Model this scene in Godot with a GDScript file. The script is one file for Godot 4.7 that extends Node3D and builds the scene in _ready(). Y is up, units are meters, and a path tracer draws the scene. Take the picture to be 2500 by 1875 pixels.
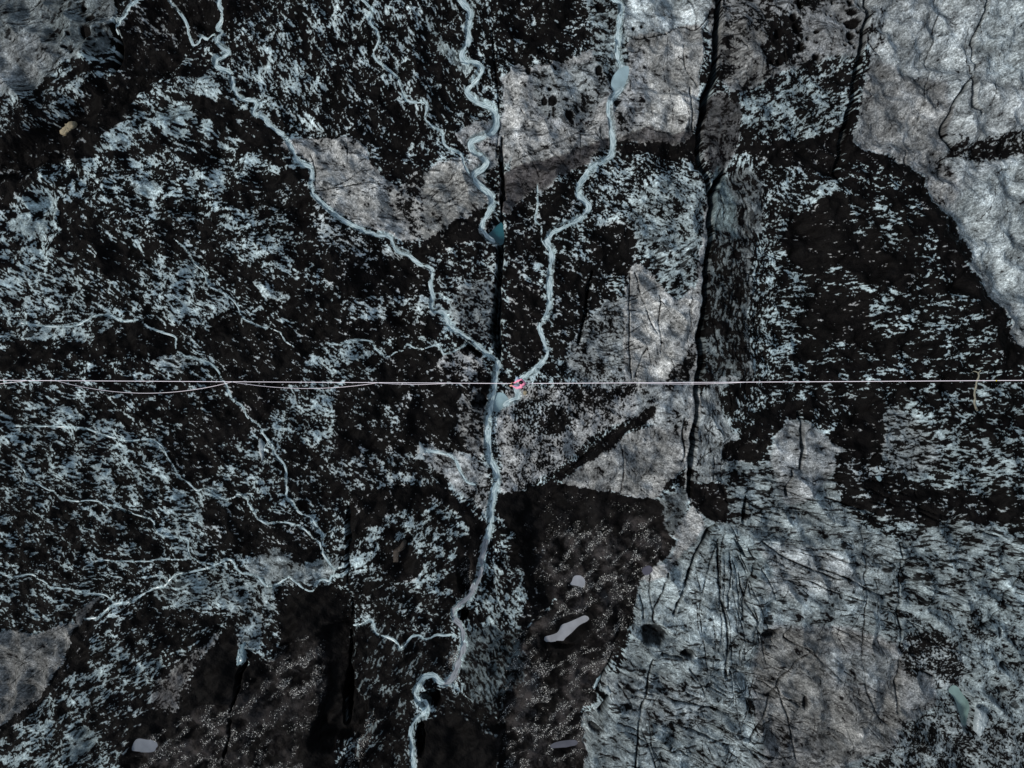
extends Node3D
# A dirty glacier seen from straight above, with a person sitting on a highline.
# Photograph pixels (2500 x 1875) become metres on the ice; the camera hangs 52 m above it and 40 m above the line.

const MPP := 0.02964          # metres per photograph pixel on the ice
const LPP := 0.0228           # metres per photograph pixel 40 m below the camera, at the line
const CAM_Y := 52.0
const LINE_Y := 12.0
const OX := -150.0            # the detailed sheet reaches past the photograph on every side
const OY := -112.5
const DX := 2800.0
const DY := 2100.0
const TW := 2048              # texels of the ice sheet
const TH := 1536
const CELL := 4.0             # photograph pixels per cell of the cover fields
const FW := 700
const FH := 525
const GW := 1400              # cells of the ice mesh
const GH := 750
const TILE_X := [0.0, 600.0, 1200.0, 1850.0]
const TILE_Y := [0.0, 460.0, 920.0, 1385.0]

var cover: Image              # r ice share, g ice brightness, b ice tint
var grain: Image              # r, g direction of the flecks, b share of fine flecks
var shape: Image              # r gravel, g height
var p_cover: PackedByteArray
var p_grain: PackedByteArray
var p_shape: PackedByteArray
var carve := PackedFloat32Array()      # metres cut into the ice
var washed := PackedFloat32Array()     # clean ice along water
var filled := PackedFloat32Array()     # sediment lying in cracks
var height := PackedFloat32Array()
var out_color: Array = []
var out_height: Array = []
var out_bump: Array = []
var n_coarse := FastNoiseLite.new()
var n_fine := FastNoiseLite.new()
var n_tiny := FastNoiseLite.new()
var n_dash := FastNoiseLite.new()
var n_hair := FastNoiseLite.new()
var n_fold := FastNoiseLite.new()
var n_mottle := FastNoiseLite.new()
var n_grain := FastNoiseLite.new()
var n_warp := FastNoiseLite.new()
var n_hill := FastNoiseLite.new()
var n_crack := FastNoiseLite.new()
var srgb_table := PackedByteArray()
var used_names := {}
var rng := RandomNumberGenerator.new()


func _ready():
	rng.seed = 7
	# ---------------------------------------------------------------- camera, sky, sun, exposure
	var cam := Camera3D.new()
	cam.name = "camera"
	cam.fov = 56.25
	cam.near = 0.5
	cam.far = 900.0
	add_child(cam)
	cam.position = Vector3(0, CAM_Y, 0)
	cam.rotation_degrees = Vector3(-90, 0, 0)
	cam.current = true
	var we := WorldEnvironment.new()
	we.name = "world_environment"
	var env := Environment.new()
	env.background_mode = Environment.BG_SKY
	var sky_mat := ProceduralSkyMaterial.new()
	sky_mat.sky_top_color = Color(0.60, 0.66, 0.73)
	sky_mat.sky_horizon_color = Color(0.70, 0.75, 0.80)
	sky_mat.sky_curve = 0.12
	sky_mat.ground_bottom_color = Color(0.10, 0.10, 0.11)
	sky_mat.ground_horizon_color = Color(0.30, 0.32, 0.34)
	var sky := Sky.new()
	sky.sky_material = sky_mat
	env.sky = sky
	env.background_energy_multiplier = 0.5
	env.tonemap_mode = Environment.TONE_MAPPER_LINEAR
	env.tonemap_exposure = 2.1
	env.sdfgi_enabled = true
	env.ssao_enabled = true
	env.ssil_enabled = true
	we.environment = env
	add_child(we)
	var sun := DirectionalLight3D.new()
	sun.name = "sun"
	sun.light_color = Color(1.0, 0.985, 0.96)
	sun.light_energy = 0.5
	sun.light_angular_distance = 12.0
	sun.shadow_enabled = true
	add_child(sun)
	sun.rotation_degrees = Vector3(-40, -66, 0)   # from the left and a little from below in the picture

	make_noises()
	var clock := Time.get_ticks_msec()
	paint_cover()
	print("cover ", Time.get_ticks_msec() - clock)
	cut_lines()
	print("lines ", Time.get_ticks_msec() - clock)
	bake()
	print("bake ", Time.get_ticks_msec() - clock)
	sink_pools()
	build_ice()
	print("ice ", Time.get_ticks_msec() - clock)
	build_far_ground()
	build_streams()
	build_pools()
	build_stones()
	build_gravel()
	print("water, stones ", Time.get_ticks_msec() - clock)
	build_highline()
	build_person()
	print("done ", Time.get_ticks_msec() - clock)


# -------------------------------------------------------------------- helpers
func make_noises() -> void:
	for spec in [[n_coarse, 11, 0.040, 4], [n_fine, 23, 0.115, 3], [n_tiny, 29, 0.2, 2], [n_fold, 37, 0.0052, 2], [n_dash, 83, 0.055, 3], [n_hair, 97, 0.011, 4], [n_mottle, 31, 0.012, 4], [n_grain, 41, 0.33, 1], [n_warp, 53, 0.012, 2], [n_hill, 61, 0.0042, 4], [n_crack, 71, 0.02, 2]]:
		var n: FastNoiseLite = spec[0]
		n.noise_type = FastNoiseLite.TYPE_SIMPLEX_SMOOTH
		n.seed = spec[1]
		n.frequency = spec[2]
		n.fractal_type = FastNoiseLite.FRACTAL_FBM if spec[3] > 1 else FastNoiseLite.FRACTAL_NONE
		n.fractal_octaves = spec[3]
		n.fractal_gain = 0.6
	srgb_table.resize(4097)
	for i in 4097:
		srgb_table[i] = int(round(255.0 * Color(i / 4096.0, 0, 0).linear_to_srgb().r))


func at_tile(c: int, r: int, a: Array) -> PackedVector2Array:
	var p := PackedVector2Array()
	for k in range(0, a.size(), 2):
		p.append(Vector2(TILE_X[c] + a[k] * 0.29532, TILE_Y[r] + a[k + 1] * 0.29532))
	return p


func at_quarter(q: int, a: Array) -> PackedVector2Array:
	var p := PackedVector2Array()
	var o := Vector2(1250.0 * (q % 2), 937.0 * (q >> 1))
	for k in range(0, a.size(), 2):
		p.append(o + Vector2(a[k], a[k + 1]) * 0.9846)
	return p


func at_zoom(x0: float, y0: float, k: float, a: Array) -> PackedVector2Array:
	var p := PackedVector2Array()
	for i in range(0, a.size(), 2):
		p.append(Vector2(x0 + a[i] * k, y0 + a[i + 1] * k))
	return p


func world(u: float, v: float, y := 0.0) -> Vector3:
	return Vector3((u - 1250.0) * MPP, y, (v - 937.5) * MPP)


func numbered(called: String) -> String:
	used_names[called] = used_names.get(called, -1) + 1
	return called if used_names[called] == 0 else "%s_%03d" % [called, used_names[called]]


func tag(o: Node, label: String, category: String, group := "", kind := "") -> void:
	o.set_meta("label", label)
	if category:
		o.set_meta("category", category)
	if group:
		o.set_meta("group", group)
	if kind:
		o.set_meta("kind", kind)


func put(called: String, mesh: Mesh, m: Material, parent: Node = null) -> MeshInstance3D:
	var o := MeshInstance3D.new()
	o.name = numbered(called) if parent == null else called
	o.mesh = mesh
	o.material_override = m
	(self if parent == null else parent).add_child(o, true)
	return o


func plain(c: Color, rough: float, spec := 0.5) -> StandardMaterial3D:
	var m := StandardMaterial3D.new()
	m.albedo_color = c
	m.roughness = rough
	m.metallic_specular = spec
	return m


func smooth_path(pts: PackedVector2Array, step: float) -> PackedVector2Array:
	var p := PackedVector2Array()
	var n := pts.size()
	for i in n - 1:
		var a := pts[maxi(i - 1, 0)]
		var b := pts[i]
		var c := pts[i + 1]
		var d := pts[mini(i + 2, n - 1)]
		var k := maxi(1, int(b.distance_to(c) / step))
		for j in k:
			p.append(b.cubic_interpolate(c, a, d, float(j) / k))
	p.append(pts[n - 1])
	return p


func ground_at(u: float, v: float) -> float:
	var x := clampf((u - OX) / DX * TW - 0.5, 0, TW - 2)
	var y := clampf((v - OY) / DY * TH - 0.5, 0, TH - 2)
	var i := int(x)
	var j := int(y)
	var fx := x - i
	var fy := y - j
	var k := j * TW + i
	return lerpf(lerpf(height[k], height[k + 1], fx), lerpf(height[k + TW], height[k + TW + 1], fx), fy)


func hill_at(u: float, v: float) -> float:
	var x := clampi(int((u - OX) / CELL), 0, FW - 1)
	var y := clampi(int((v - OY) / CELL), 0, FH - 1)
	return (shape.get_pixel(x, y).g - 0.5) * 8.0 + n_hill.get_noise_2d(u, v) * 0.9


# -------------------------------------------------------------------- what lies where: ice, sediment, gravel
func patch(img: Image, pts: PackedVector2Array, col: Color, soft: float) -> void:
	var n := 0
	while CELL * (1 << (n + 1)) <= soft and n < 5:
		n += 1
	var unit := 1 << n
	var lo := Vector2(1e9, 1e9)
	var hi := -lo
	var q := PackedVector2Array()
	for p in (closed_path(pts, 6.0) if pts.size() > 3 else pts):
		# the cover goes on past the photograph's border
		var e := p
		if p.x <= 4.0: e.x = OX
		if p.x >= 2496.0: e.x = OX + DX
		if p.y <= 4.0: e.y = OY
		if p.y >= 1866.0: e.y = OY + DY
		e = (e - Vector2(OX, OY)) / CELL
		q.append(e)
		lo = lo.min(e)
		hi = hi.max(e)
	var pad := 2 + 2 * unit
	var x0 := int(floor(lo.x)) - pad
	var y0 := int(floor(lo.y)) - pad
	var w := (int(ceil(hi.x)) + pad - x0 + unit) / unit * unit
	var h := (int(ceil(hi.y)) + pad - y0 + unit) / unit * unit
	var m := Image.create(w, h, false, Image.FORMAT_RGBA8)
	m.fill(Color(col.r, col.g, col.b, 0.0))
	var solid := Color(col.r, col.g, col.b, 1.0)
	for y in h:
		var at := y0 + y + 0.5
		var cuts: Array[float] = []
		for i in q.size():
			var a := q[i]
			var b := q[(i + 1) % q.size()]
			if (a.y <= at) != (b.y <= at):
				cuts.append(a.x + (at - a.y) / (b.y - a.y) * (b.x - a.x) - x0)
		cuts.sort()
		for i in range(0, cuts.size() - 1, 2):
			var s := int(round(cuts[i]))
			var e := int(round(cuts[i + 1]))
			if e > s:
				m.fill_rect(Rect2i(s, y, e - s, 1), solid)
	for i in n:
		m.shrink_x2()
	if n:
		m.resize(w, h, Image.INTERPOLATE_CUBIC)
	img.blend_rect(m, Rect2i(0, 0, w, h), Vector2i(x0, y0))


func zone(pts: PackedVector2Array, share: float, bright: float, tint: float, soft := 8.0) -> void:
	patch(cover, pts, Color(share, bright, tint), soft)


func flow(pts: PackedVector2Array, degrees: float, strength: float, fine: float, soft := 48.0) -> void:
	var a := deg_to_rad(degrees) * 2.0
	patch(grain, pts, Color(0.5 + 0.5 * strength * cos(a), 0.5 + 0.5 * strength * sin(a), fine), soft)


func mound(pts: PackedVector2Array, gravel: float, metres: float, soft := 40.0) -> void:
	patch(shape, pts, Color(gravel, 0.5 + metres / 8.0, 0), soft)


func paint_cover() -> void:
	cover = Image.create(FW, FH, false, Image.FORMAT_RGBA8)
	cover.fill(Color(0.31, 0.58, 0.12))
	grain = Image.create(FW, FH, false, Image.FORMAT_RGBA8)
	var a0 := deg_to_rad(18.0) * 2.0
	grain.fill(Color(0.5 + 0.35 * cos(a0), 0.5 + 0.35 * sin(a0), 0.5))
	shape = Image.create(FW, FH, false, Image.FORMAT_RGBA8)
	shape.fill(Color(0, 0.5, 0))

	# ---- which way the flecks run
	flow(at_quarter(0, [560, 40, 900, 0, 1200, 0, 1200, 330, 900, 340, 740, 330, 640, 240]), 62, 0.6, 0.5)
	flow(at_quarter(0, [0, 540, 380, 560, 400, 780, 0, 780]), 30, 0.85, 0.5)
	flow(at_quarter(0, [330, 620, 760, 700, 760, 900, 330, 900]), 26, 0.8, 0.65)
	flow(at_quarter(0, [100, 360, 720, 340, 760, 620, 100, 540]), 12, 0.7, 0.5)
	flow(at_quarter(0, [260, 250, 600, 250, 600, 360, 230, 370]), 25, 0.7, 0.15)
	flow(at_quarter(0, [30, 440, 230, 440, 230, 600, 0, 640]), 60, 0.4, 0.12)
	flow(at_quarter(0, [0, 780, 330, 790, 330, 880, 0, 870]), -14, 0.8, 0.5)
	flow(at_quarter(0, [0, 0, 280, 0, 270, 160, 0, 260]), -28, 0.8, 0.35)
	flow(at_quarter(1, [260, 560, 480, 520, 480, 760, 260, 760]), -14, 0.8, 0.45)
	flow(at_quarter(1, [180, 400, 480, 380, 480, 560, 260, 580]), 25, 0.6, 0.7)
	flow(at_quarter(1, [560, 160, 850, 150, 820, 350, 560, 340]), -28, 0.6, 0.5)
	flow(at_quarter(1, [590, 560, 1250, 560, 1270, 960, 590, 960]), 6, 0.85, 0.45)
	flow(at_quarter(1, [860, 0, 1270, 0, 1270, 760, 1040, 500, 860, 370]), -30, 0.5, 0.6)
	flow(at_quarter(1, [480, 430, 620, 430, 620, 960, 480, 960]), 88, 0.7, 0.5)
	flow(at_quarter(3, [440, 0, 540, 0, 540, 230, 430, 230]), 88, 0.8, 0.5)
	flow(at_quarter(3, [520, 180, 1270, 60, 1270, 460, 900, 420, 540, 330]), 9, 0.9, 0.45)
	flow(at_quarter(3, [420, 380, 900, 400, 1270, 440, 1270, 640, 900, 640, 420, 620]), 17, 0.9, 0.35)
	flow(at_quarter(3, [180, 680, 640, 640, 640, 950, 170, 950]), 24, 0.9, 0.35)
	flow(at_quarter(3, [950, 620, 1270, 560, 1270, 950, 950, 950]), 20, 0.3, 0.55)
	flow(at_quarter(3, [0, 0, 330, 0, 330, 240, 0, 260]), 20, 0.25, 0.65)
	flow(at_quarter(2, [0, 60, 560, 40, 560, 420, 0, 480]), 17, 0.85, 0.55)
	flow(at_quarter(2, [0, 420, 300, 480, 220, 600, 0, 620]), 14, 0.8, 0.6)
	flow(at_quarter(2, [230, 540, 560, 500, 420, 800, 300, 950, 0, 950, 0, 870, 150, 720]), -36, 0.75, 0.5)
	flow(at_quarter(2, [380, 480, 560, 460, 560, 560, 380, 580]), 12, 0.8, 0.5)
	flow(at_quarter(2, [860, 300, 1200, 260, 1200, 560, 870, 560]), -38, 0.6, 0.4)
	flow(at_quarter(2, [880, 600, 1120, 640, 1040, 760, 1000, 950, 870, 950]), -55, 0.8, 0.5)
	flow(at_quarter(2, [1150, 480, 1270, 460, 1270, 800, 1150, 800]), 65, 0.8, 0.6)

	# ---- upper left quarter
	zone(at_quarter(0, [290, 60, 420, 0, 640, 0, 640, 40, 520, 100, 440, 150, 330, 220, 300, 300, 240, 380, 120, 430, 40, 490, 0, 520, 0, 330, 60, 320, 150, 270, 200, 230, 260, 190, 280, 130]), 0.05, 0.3, 0.4, 24)
	zone(at_quarter(0, [290, 70, 330, 30, 430, 20, 440, 80, 380, 90, 310, 110]), 0.22, 0.35, 0.4, 16)
	zone(at_quarter(0, [520, 20, 600, 0, 640, 0, 600, 40, 560, 60]), 0.04, 0.3, 0.4, 8)
	zone(at_tile(0, 0, [0, 0, 910, 0, 930, 180, 900, 300, 840, 400, 720, 480, 560, 520, 480, 600, 340, 680, 240, 790, 120, 830, 0, 860]), 0.92, 0.25, 0.28, 4)
	zone(at_tile(0, 0, [500, 60, 800, 40, 860, 300, 760, 440, 560, 420, 420, 220]), 0.8, 0.22, 0.2, 16)
	zone(at_tile(0, 0, [0, 360, 300, 300, 480, 480, 300, 620, 0, 760]), 0.96, 0.31, 0.4, 24)
	zone(at_quarter(0, [0, 252, 60, 240, 130, 200, 200, 170, 230, 160, 220, 190, 180, 230, 140, 290, 60, 320, 0, 340]), 0.36, 0.42, 0.15, 8)
	zone(at_quarter(0, [230, 365, 300, 310, 340, 270, 460, 255, 480, 290, 580, 310, 590, 335, 470, 345, 400, 360, 300, 375]), 0.46, 0.55, 0.08, 8)
	zone(at_quarter(0, [385, 268, 455, 258, 470, 285, 440, 310, 395, 305]), 0.74, 0.55, 0.05, 8)
	zone(at_quarter(0, [470, 240, 560, 255, 620, 290, 690, 330, 720, 375, 600, 385, 590, 340, 520, 300]), 0.1, 0.5, 0.2, 12)
	zone(at_quarter(0, [440, 100, 560, 130, 570, 180, 600, 240, 500, 245, 430, 210, 440, 150]), 0.24, 0.5, 0.12, 12)
	zone(at_quarter(0, [455, 185, 560, 190, 560, 235, 460, 240]), 0.44, 0.5, 0.12, 12)
	zone(at_quarter(0, [100, 400, 300, 380, 480, 390, 720, 390, 740, 500, 560, 560, 300, 540, 120, 460]), 0.36, 0.6, 0.1, 24)
	zone(at_quarter(0, [30, 545, 60, 530, 110, 545, 120, 580, 100, 600, 40, 570]), 0.9, 0.7, 0.1, 6)
	zone(at_quarter(0, [60, 500, 130, 470, 150, 520, 130, 560, 90, 540]), 0.62, 0.6, 0.08, 6)
	zone(at_quarter(0, [330, 455, 370, 445, 410, 475, 390, 490, 350, 485]), 0.85, 0.68, 0.1, 6)
	zone(at_quarter(0, [150, 530, 200, 500, 240, 560, 220, 620, 170, 600]), 0.08, 0.5, 0.2, 8)
	zone(at_quarter(0, [225, 620, 300, 600, 360, 650, 340, 700, 260, 690]), 0.08, 0.5, 0.2, 8)
	zone(at_quarter(0, [120, 590, 200, 620, 180, 640, 100, 620]), 0.12, 0.5, 0.2, 8)
	zone(at_quarter(0, [400, 560, 520, 550, 560, 620, 460, 640, 380, 610]), 0.16, 0.5, 0.2, 16)
	zone(at_quarter(0, [520, 640, 640, 650, 780, 720, 880, 760, 820, 810, 700, 780, 600, 720]), 0.1, 0.5, 0.2, 16)
	zone(at_quarter(0, [640, 440, 790, 440, 800, 530, 900, 620, 860, 720, 760, 640, 640, 560, 560, 500]), 0.15, 0.5, 0.2, 16)
	zone(at_quarter(0, [560, 520, 700, 540, 760, 610, 700, 690, 600, 640]), 0.42, 0.6, 0.12, 16)
	zone(at_quarter(0, [640, 700, 720, 730, 720, 750, 660, 735]), 0.75, 0.55, 0.15, 6)
	zone(at_quarter(0, [0, 590, 100, 600, 220, 660, 340, 760, 280, 790, 130, 800, 0, 780]), 0.47, 0.56, 0.1, 24)
	zone(at_quarter(0, [350, 650, 460, 640, 560, 720, 560, 800, 430, 800, 360, 740]), 0.46, 0.55, 0.12, 16)
	zone(at_quarter(0, [170, 640, 260, 690, 330, 770, 250, 750, 190, 690]), 0.2, 0.5, 0.15, 8)
	zone(at_quarter(0, [0, 800, 200, 810, 280, 790, 260, 850, 120, 840, 0, 860]), 0.5, 0.55, 0.12, 12)
	zone(at_quarter(0, [0, 865, 100, 845, 200, 855, 330, 800, 430, 810, 440, 880, 300, 885, 150, 900, 0, 925]), 0.05, 0.5, 0.2, 10)
	zone(at_quarter(0, [100, 905, 480, 890, 500, 945, 100, 945]), 0.25, 0.55, 0.12, 12)
	zone(at_quarter(0, [380, 895, 440, 880, 480, 900, 440, 925]), 0.6, 0.55, 0.2, 6)
	zone(at_quarter(0, [540, 800, 740, 825, 800, 860, 770, 960, 560, 960]), 0.1, 0.5, 0.3, 24)
	zone(at_quarter(0, [770, 880, 830, 850, 920, 850, 960, 880, 900, 950, 760, 960]), 0.42, 0.56, 0.12, 12)
	zone(at_quarter(0, [960, 880, 1080, 860, 1100, 960, 940, 960]), 0.08, 0.5, 0.4, 12)
	zone(at_quarter(0, [1090, 890, 1180, 870, 1200, 960, 1090, 960]), 0.42, 0.42, 0.55, 12)
	zone(at_quarter(0, [560, 60, 900, 0, 1130, 0, 1200, 60, 1220, 150, 1170, 330, 1040, 330, 880, 345, 740, 340, 690, 300, 640, 240, 600, 200]), 0.34, 0.6, 0.15, 16)
	zone(at_quarter(0, [600, 150, 720, 130, 780, 230, 700, 280, 620, 230]), 0.42, 0.58, 0.12, 16)
	zone(at_quarter(0, [700, 20, 800, 40, 760, 80, 660, 60]), 0.2, 0.58, 0.12, 12)
	zone(at_quarter(0, [830, 180, 900, 150, 960, 300, 940, 350, 850, 350]), 0.2, 0.55, 0.2, 16)
	zone(at_quarter(0, [1050, 60, 1140, 40, 1190, 140, 1200, 320, 1100, 320, 1040, 220]), 0.2, 0.5, 0.15, 16)
	zone(at_quarter(0, [1060, 40, 1130, 130, 1180, 170, 1140, 180, 1080, 120]), 0.55, 0.4, 0.12, 8)
	zone(at_quarter(0, [960, 260, 1030, 290, 1040, 420, 990, 480, 930, 400, 900, 350]), 0.17, 0.55, 0.2, 8)
	zone(at_quarter(0, [700, 365, 770, 345, 890, 355, 930, 420, 1000, 480, 1045, 545, 1020, 600, 960, 580, 900, 560, 830, 520, 790, 480, 775, 410]), 0.87, 0.46, 0.62, 6)
	zone(at_quarter(0, [800, 430, 900, 440, 960, 500, 940, 530, 850, 510]), 0.96, 0.55, 0.68, 16)
	zone(at_quarter(0, [1030, 480, 1060, 420, 1150, 400, 1215, 470, 1205, 510, 1120, 560, 1060, 600, 1040, 560]), 0.84, 0.36, 0.72, 8)
	zone(at_quarter(0, [980, 480, 1040, 430, 1050, 560, 1030, 600, 1000, 530]), 0.5, 0.36, 0.6, 8)
	zone(at_quarter(0, [1130, 330, 1230, 300, 1235, 400, 1190, 430, 1160, 380]), 0.75, 0.5, 0.5, 8)
	zone(at_quarter(0, [780, 490, 850, 560, 930, 600, 1000, 635, 900, 645, 800, 590]), 0.42, 0.55, 0.3, 10)
	zone(at_quarter(0, [1040, 610, 1200, 525, 1215, 560, 1180, 620, 1060, 635]), 0.06, 0.3, 0.8, 8)
	zone(at_quarter(0, [1060, 640, 1230, 600, 1230, 720, 1160, 740, 1080, 720]), 0.33, 0.55, 0.2, 12)
	zone(at_quarter(0, [1140, 720, 1220, 700, 1222, 840, 1170, 830, 1120, 780]), 0.55, 0.34, 0.3, 12)
	zone(at_quarter(0, [850, 640, 1050, 650, 1060, 730, 900, 740, 820, 700]), 0.1, 0.5, 0.4, 16)
	zone(at_quarter(0, [890, 745, 1070, 735, 1090, 790, 960, 800, 880, 780]), 0.38, 0.55, 0.2, 10)
	zone(at_quarter(0, [780, 800, 1060, 800, 1080, 830, 900, 840, 760, 850]), 0.1, 0.5, 0.4, 12)

	# ---- upper right quarter
	zone(at_quarter(1, [0, 0, 200, 0, 190, 90, 140, 145, 60, 175, 0, 185]), 0.16, 0.55, 0.2, 8)
	zone(at_quarter(1, [0, 180, 60, 172, 140, 142, 240, 130, 250, 250, 245, 335, 180, 360, 60, 420, 0, 450]), 0.82, 0.4, 0.62, 6)
	zone(at_quarter(1, [-20, 200, 25, 210, 30, 300, 10, 370, -25, 390, -25, 260]), 0.97, 0.66, 0.66, 8)
	zone(at_quarter(1, [60, 180, 240, 150, 245, 220, 180, 300, 90, 300, 50, 240]), 0.72, 0.38, 0.35, 16)
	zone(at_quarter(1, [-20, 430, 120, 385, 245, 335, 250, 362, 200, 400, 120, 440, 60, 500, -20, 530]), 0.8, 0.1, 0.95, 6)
	zone(at_quarter(1, [195, 0, 300, 0, 300, 90, 270, 200, 235, 200, 200, 120]), 0.58, 0.42, 0.15, 10)
	zone(at_quarter(1, [300, 0, 500, 0, 480, 60, 460, 75, 420, 65, 370, 85, 290, 105, 270, 60]), 0.93, 0.55, 0.3, 6)
	zone(at_quarter(1, [370, 20, 480, 10, 470, 60, 430, 55, 380, 75, 330, 80]), 1.0, 0.7, 0.35, 12)
	zone(at_quarter(1, [290, 105, 370, 85, 420, 65, 465, 78, 465, 180, 460, 270, 445, 330, 400, 350, 340, 320, 300, 335, 265, 340, 250, 300, 290, 180]), 0.97, 0.4, 0.66, 4)
	zone(at_quarter(1, [340, 200, 450, 190, 450, 310, 340, 315, 310, 280]), 1.0, 0.52, 0.7, 24)
	zone(at_quarter(1, [290, 150, 330, 130, 320, 300, 265, 330, 255, 290]), 0.75, 0.4, 0.5, 10)
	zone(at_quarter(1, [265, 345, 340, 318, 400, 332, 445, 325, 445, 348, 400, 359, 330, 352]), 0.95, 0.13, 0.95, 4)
	zone(at_quarter(1, [255, 368, 330, 352, 400, 360, 450, 348, 460, 398, 380, 388, 290, 378]), 0.03, 0.3, 0.8, 4)
	zone(at_quarter(1, [0, 520, 130, 455, 175, 510, 90, 560, 70, 640, 0, 700]), 0.2, 0.5, 0.3, 12)
	zone(at_quarter(1, [190, 400, 260, 372, 330, 395, 450, 400, 475, 480, 490, 510, 480, 600, 300, 600, 200, 560]), 0.4, 0.58, 0.15, 10)
	zone(at_quarter(1, [320, 480, 480, 440, 490, 520, 470, 720, 400, 730, 340, 640, 280, 600]), 0.6, 0.48, 0.15, 16)
	zone(at_quarter(1, [200, 570, 280, 560, 300, 620, 280, 680, 210, 660]), 0.1, 0.5, 0.4, 10)
	zone(at_quarter(1, [95, 640, 200, 660, 250, 720, 190, 800, 110, 880, 100, 760]), 0.2, 0.5, 0.3, 12)
	zone(at_quarter(1, [0, 720, 70, 720, 75, 880, 0, 890]), 0.09, 0.4, 0.6, 10)
	zone(at_quarter(1, [190, 790, 290, 740, 300, 960, 200, 960, 130, 900]), 0.6, 0.36, 0.35, 12)
	zone(at_quarter(1, [285, 690, 330, 660, 400, 740, 455, 720, 460, 860, 400, 945, 285, 945]), 0.97, 0.5, 0.66, 5)
	zone(at_quarter(1, [320, 760, 440, 770, 450, 850, 390, 920, 310, 920]), 1.0, 0.6, 0.7, 20)
	zone(at_quarter(1, [486, 480, 494, 560, 478, 720, 468, 860, 464, 960, 438, 960, 452, 760, 468, 600]), 1.0, 0.5, 0.55, 4)
	zone(at_quarter(1, [380, 945, 460, 850, 462, 880, 420, 945]), 0.35, 0.2, 0.6, 5)  # wide shadow at the corner of the clean ice, put into the cover colour
	zone(at_quarter(1, [505, 0, 870, 0, 850, 150, 700, 175, 560, 240, 520, 200]), 0.6, 0.26, 0.5, 10)
	zone(at_quarter(1, [520, 60, 640, 100, 660, 180, 560, 230, 525, 190]), 0.66, 0.22, 0.7, 12)
	zone(at_quarter(1, [640, 60, 700, 40, 730, 100, 660, 170, 620, 150]), 0.15, 0.25, 0.4, 10)
	zone(at_quarter(1, [740, 40, 850, 20, 845, 130, 760, 140, 720, 90]), 0.88, 0.3, 0.5, 10)
	zone(at_quarter(1, [560, 240, 700, 175, 850, 150, 830, 260, 805, 330, 700, 345, 620, 340, 560, 330]), 0.47, 0.44, 0.12, 10)
	zone(at_quarter(1, [720, 160, 840, 160, 830, 230, 760, 210]), 0.25, 0.4, 0.2, 10)
	zone(at_quarter(1, [560, 365, 700, 355, 830, 330, 800, 440, 740, 430, 620, 400]), 0.05, 0.4, 0.5, 10)
	zone(at_quarter(1, [590, 400, 660, 430, 790, 440, 790, 490, 700, 560, 600, 540]), 0.36, 0.55, 0.12, 10)
	zone(at_quarter(1, [470, 250, 545, 260, 560, 350, 520, 430, 480, 400]), 0.6, 0.1, 0.6, 8)
	zone(at_quarter(1, [500, 430, 530, 425, 565, 560, 545, 605, 503, 605]), 0.97, 0.27, 0.0, 5)
	zone(at_quarter(1, [540, 430, 620, 480, 620, 960, 560, 960, 560, 600]), 0.6, 0.2, 0.3, 12)
	zone(at_quarter(1, [480, 620, 560, 610, 570, 960, 476, 960]), 0.36, 0.16, 0.2, 8)
	zone(at_quarter(1, [600, 600, 680, 600, 740, 700, 740, 960, 600, 960]), 0.38, 0.55, 0.1, 12)
	zone(at_quarter(1, [680, 570, 770, 495, 835, 520, 845, 600, 780, 690, 700, 650, 660, 600]), 0.02, 0.4, 0.6, 6)
	zone(at_quarter(1, [800, 450, 830, 372, 920, 390, 980, 432, 1040, 530, 1080, 620, 1150, 710, 1210, 790, 1215, 850, 1290, 840, 1290, 960, 740, 960, 740, 720, 830, 620, 840, 540]), 0.2, 0.58, 0.1, 5)
	zone(at_quarter(1, [820, 500, 920, 540, 940, 620, 840, 600]), 0.3, 0.5, 0.1, 10)
	zone(at_quarter(1, [840, 590, 930, 650, 970, 710, 860, 700, 790, 640]), 0.03, 0.4, 0.6, 8)
	zone(at_quarter(1, [745, 740, 860, 760, 880, 850, 760, 830]), 0.04, 0.4, 0.6, 8)
	zone(at_quarter(1, [880, 740, 980, 740, 1000, 800, 880, 810]), 0.34, 0.55, 0.1, 10)
	zone(at_quarter(1, [1030, 800, 1130, 780, 1190, 850, 1060, 870]), 0.32, 0.55, 0.1, 10)
	zone(at_quarter(1, [830, 378, 920, 397, 980, 437, 1040, 535, 1085, 635, 1150, 720, 1205, 795, 1190, 840, 1110, 740, 1045, 650, 1000, 545, 950, 455, 880, 412]), 0.03, 0.4, 0.5, 5)
	zone(at_quarter(1, [1200, 820, 1290, 810, 1290, 900, 1200, 890]), 0.06, 0.4, 0.5, 10)
	zone(at_quarter(1, [880, 0, 1290, 0, 1290, 805, 1212, 790, 1150, 702, 1085, 612, 1045, 522, 980, 430, 920, 387, 850, 373, 835, 340, 850, 290, 880, 150, 870, 60]), 1.0, 0.47, 0.38, 4)
	zone(at_quarter(1, [890, 160, 960, 180, 1000, 200, 1080, 210, 1085, 330, 1030, 420, 960, 395, 860, 370, 860, 250]), 1.0, 0.32, 0.6, 8)
	zone(at_quarter(1, [930, 250, 1040, 240, 1040, 330, 950, 340]), 1.0, 0.42, 0.62, 24)
	zone(at_quarter(1, [1060, 20, 1140, 0, 1140, 180, 1080, 260, 1070, 120]), 1.0, 0.56, 0.35, 20)
	zone(at_quarter(1, [1150, 30, 1290, 20, 1290, 180, 1180, 200]), 1.0, 0.52, 0.3, 24)
	zone(at_quarter(1, [1110, 480, 1200, 420, 1290, 420, 1290, 780, 1230, 760, 1150, 650, 1100, 560]), 1.0, 0.53, 0.3, 24)
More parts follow.
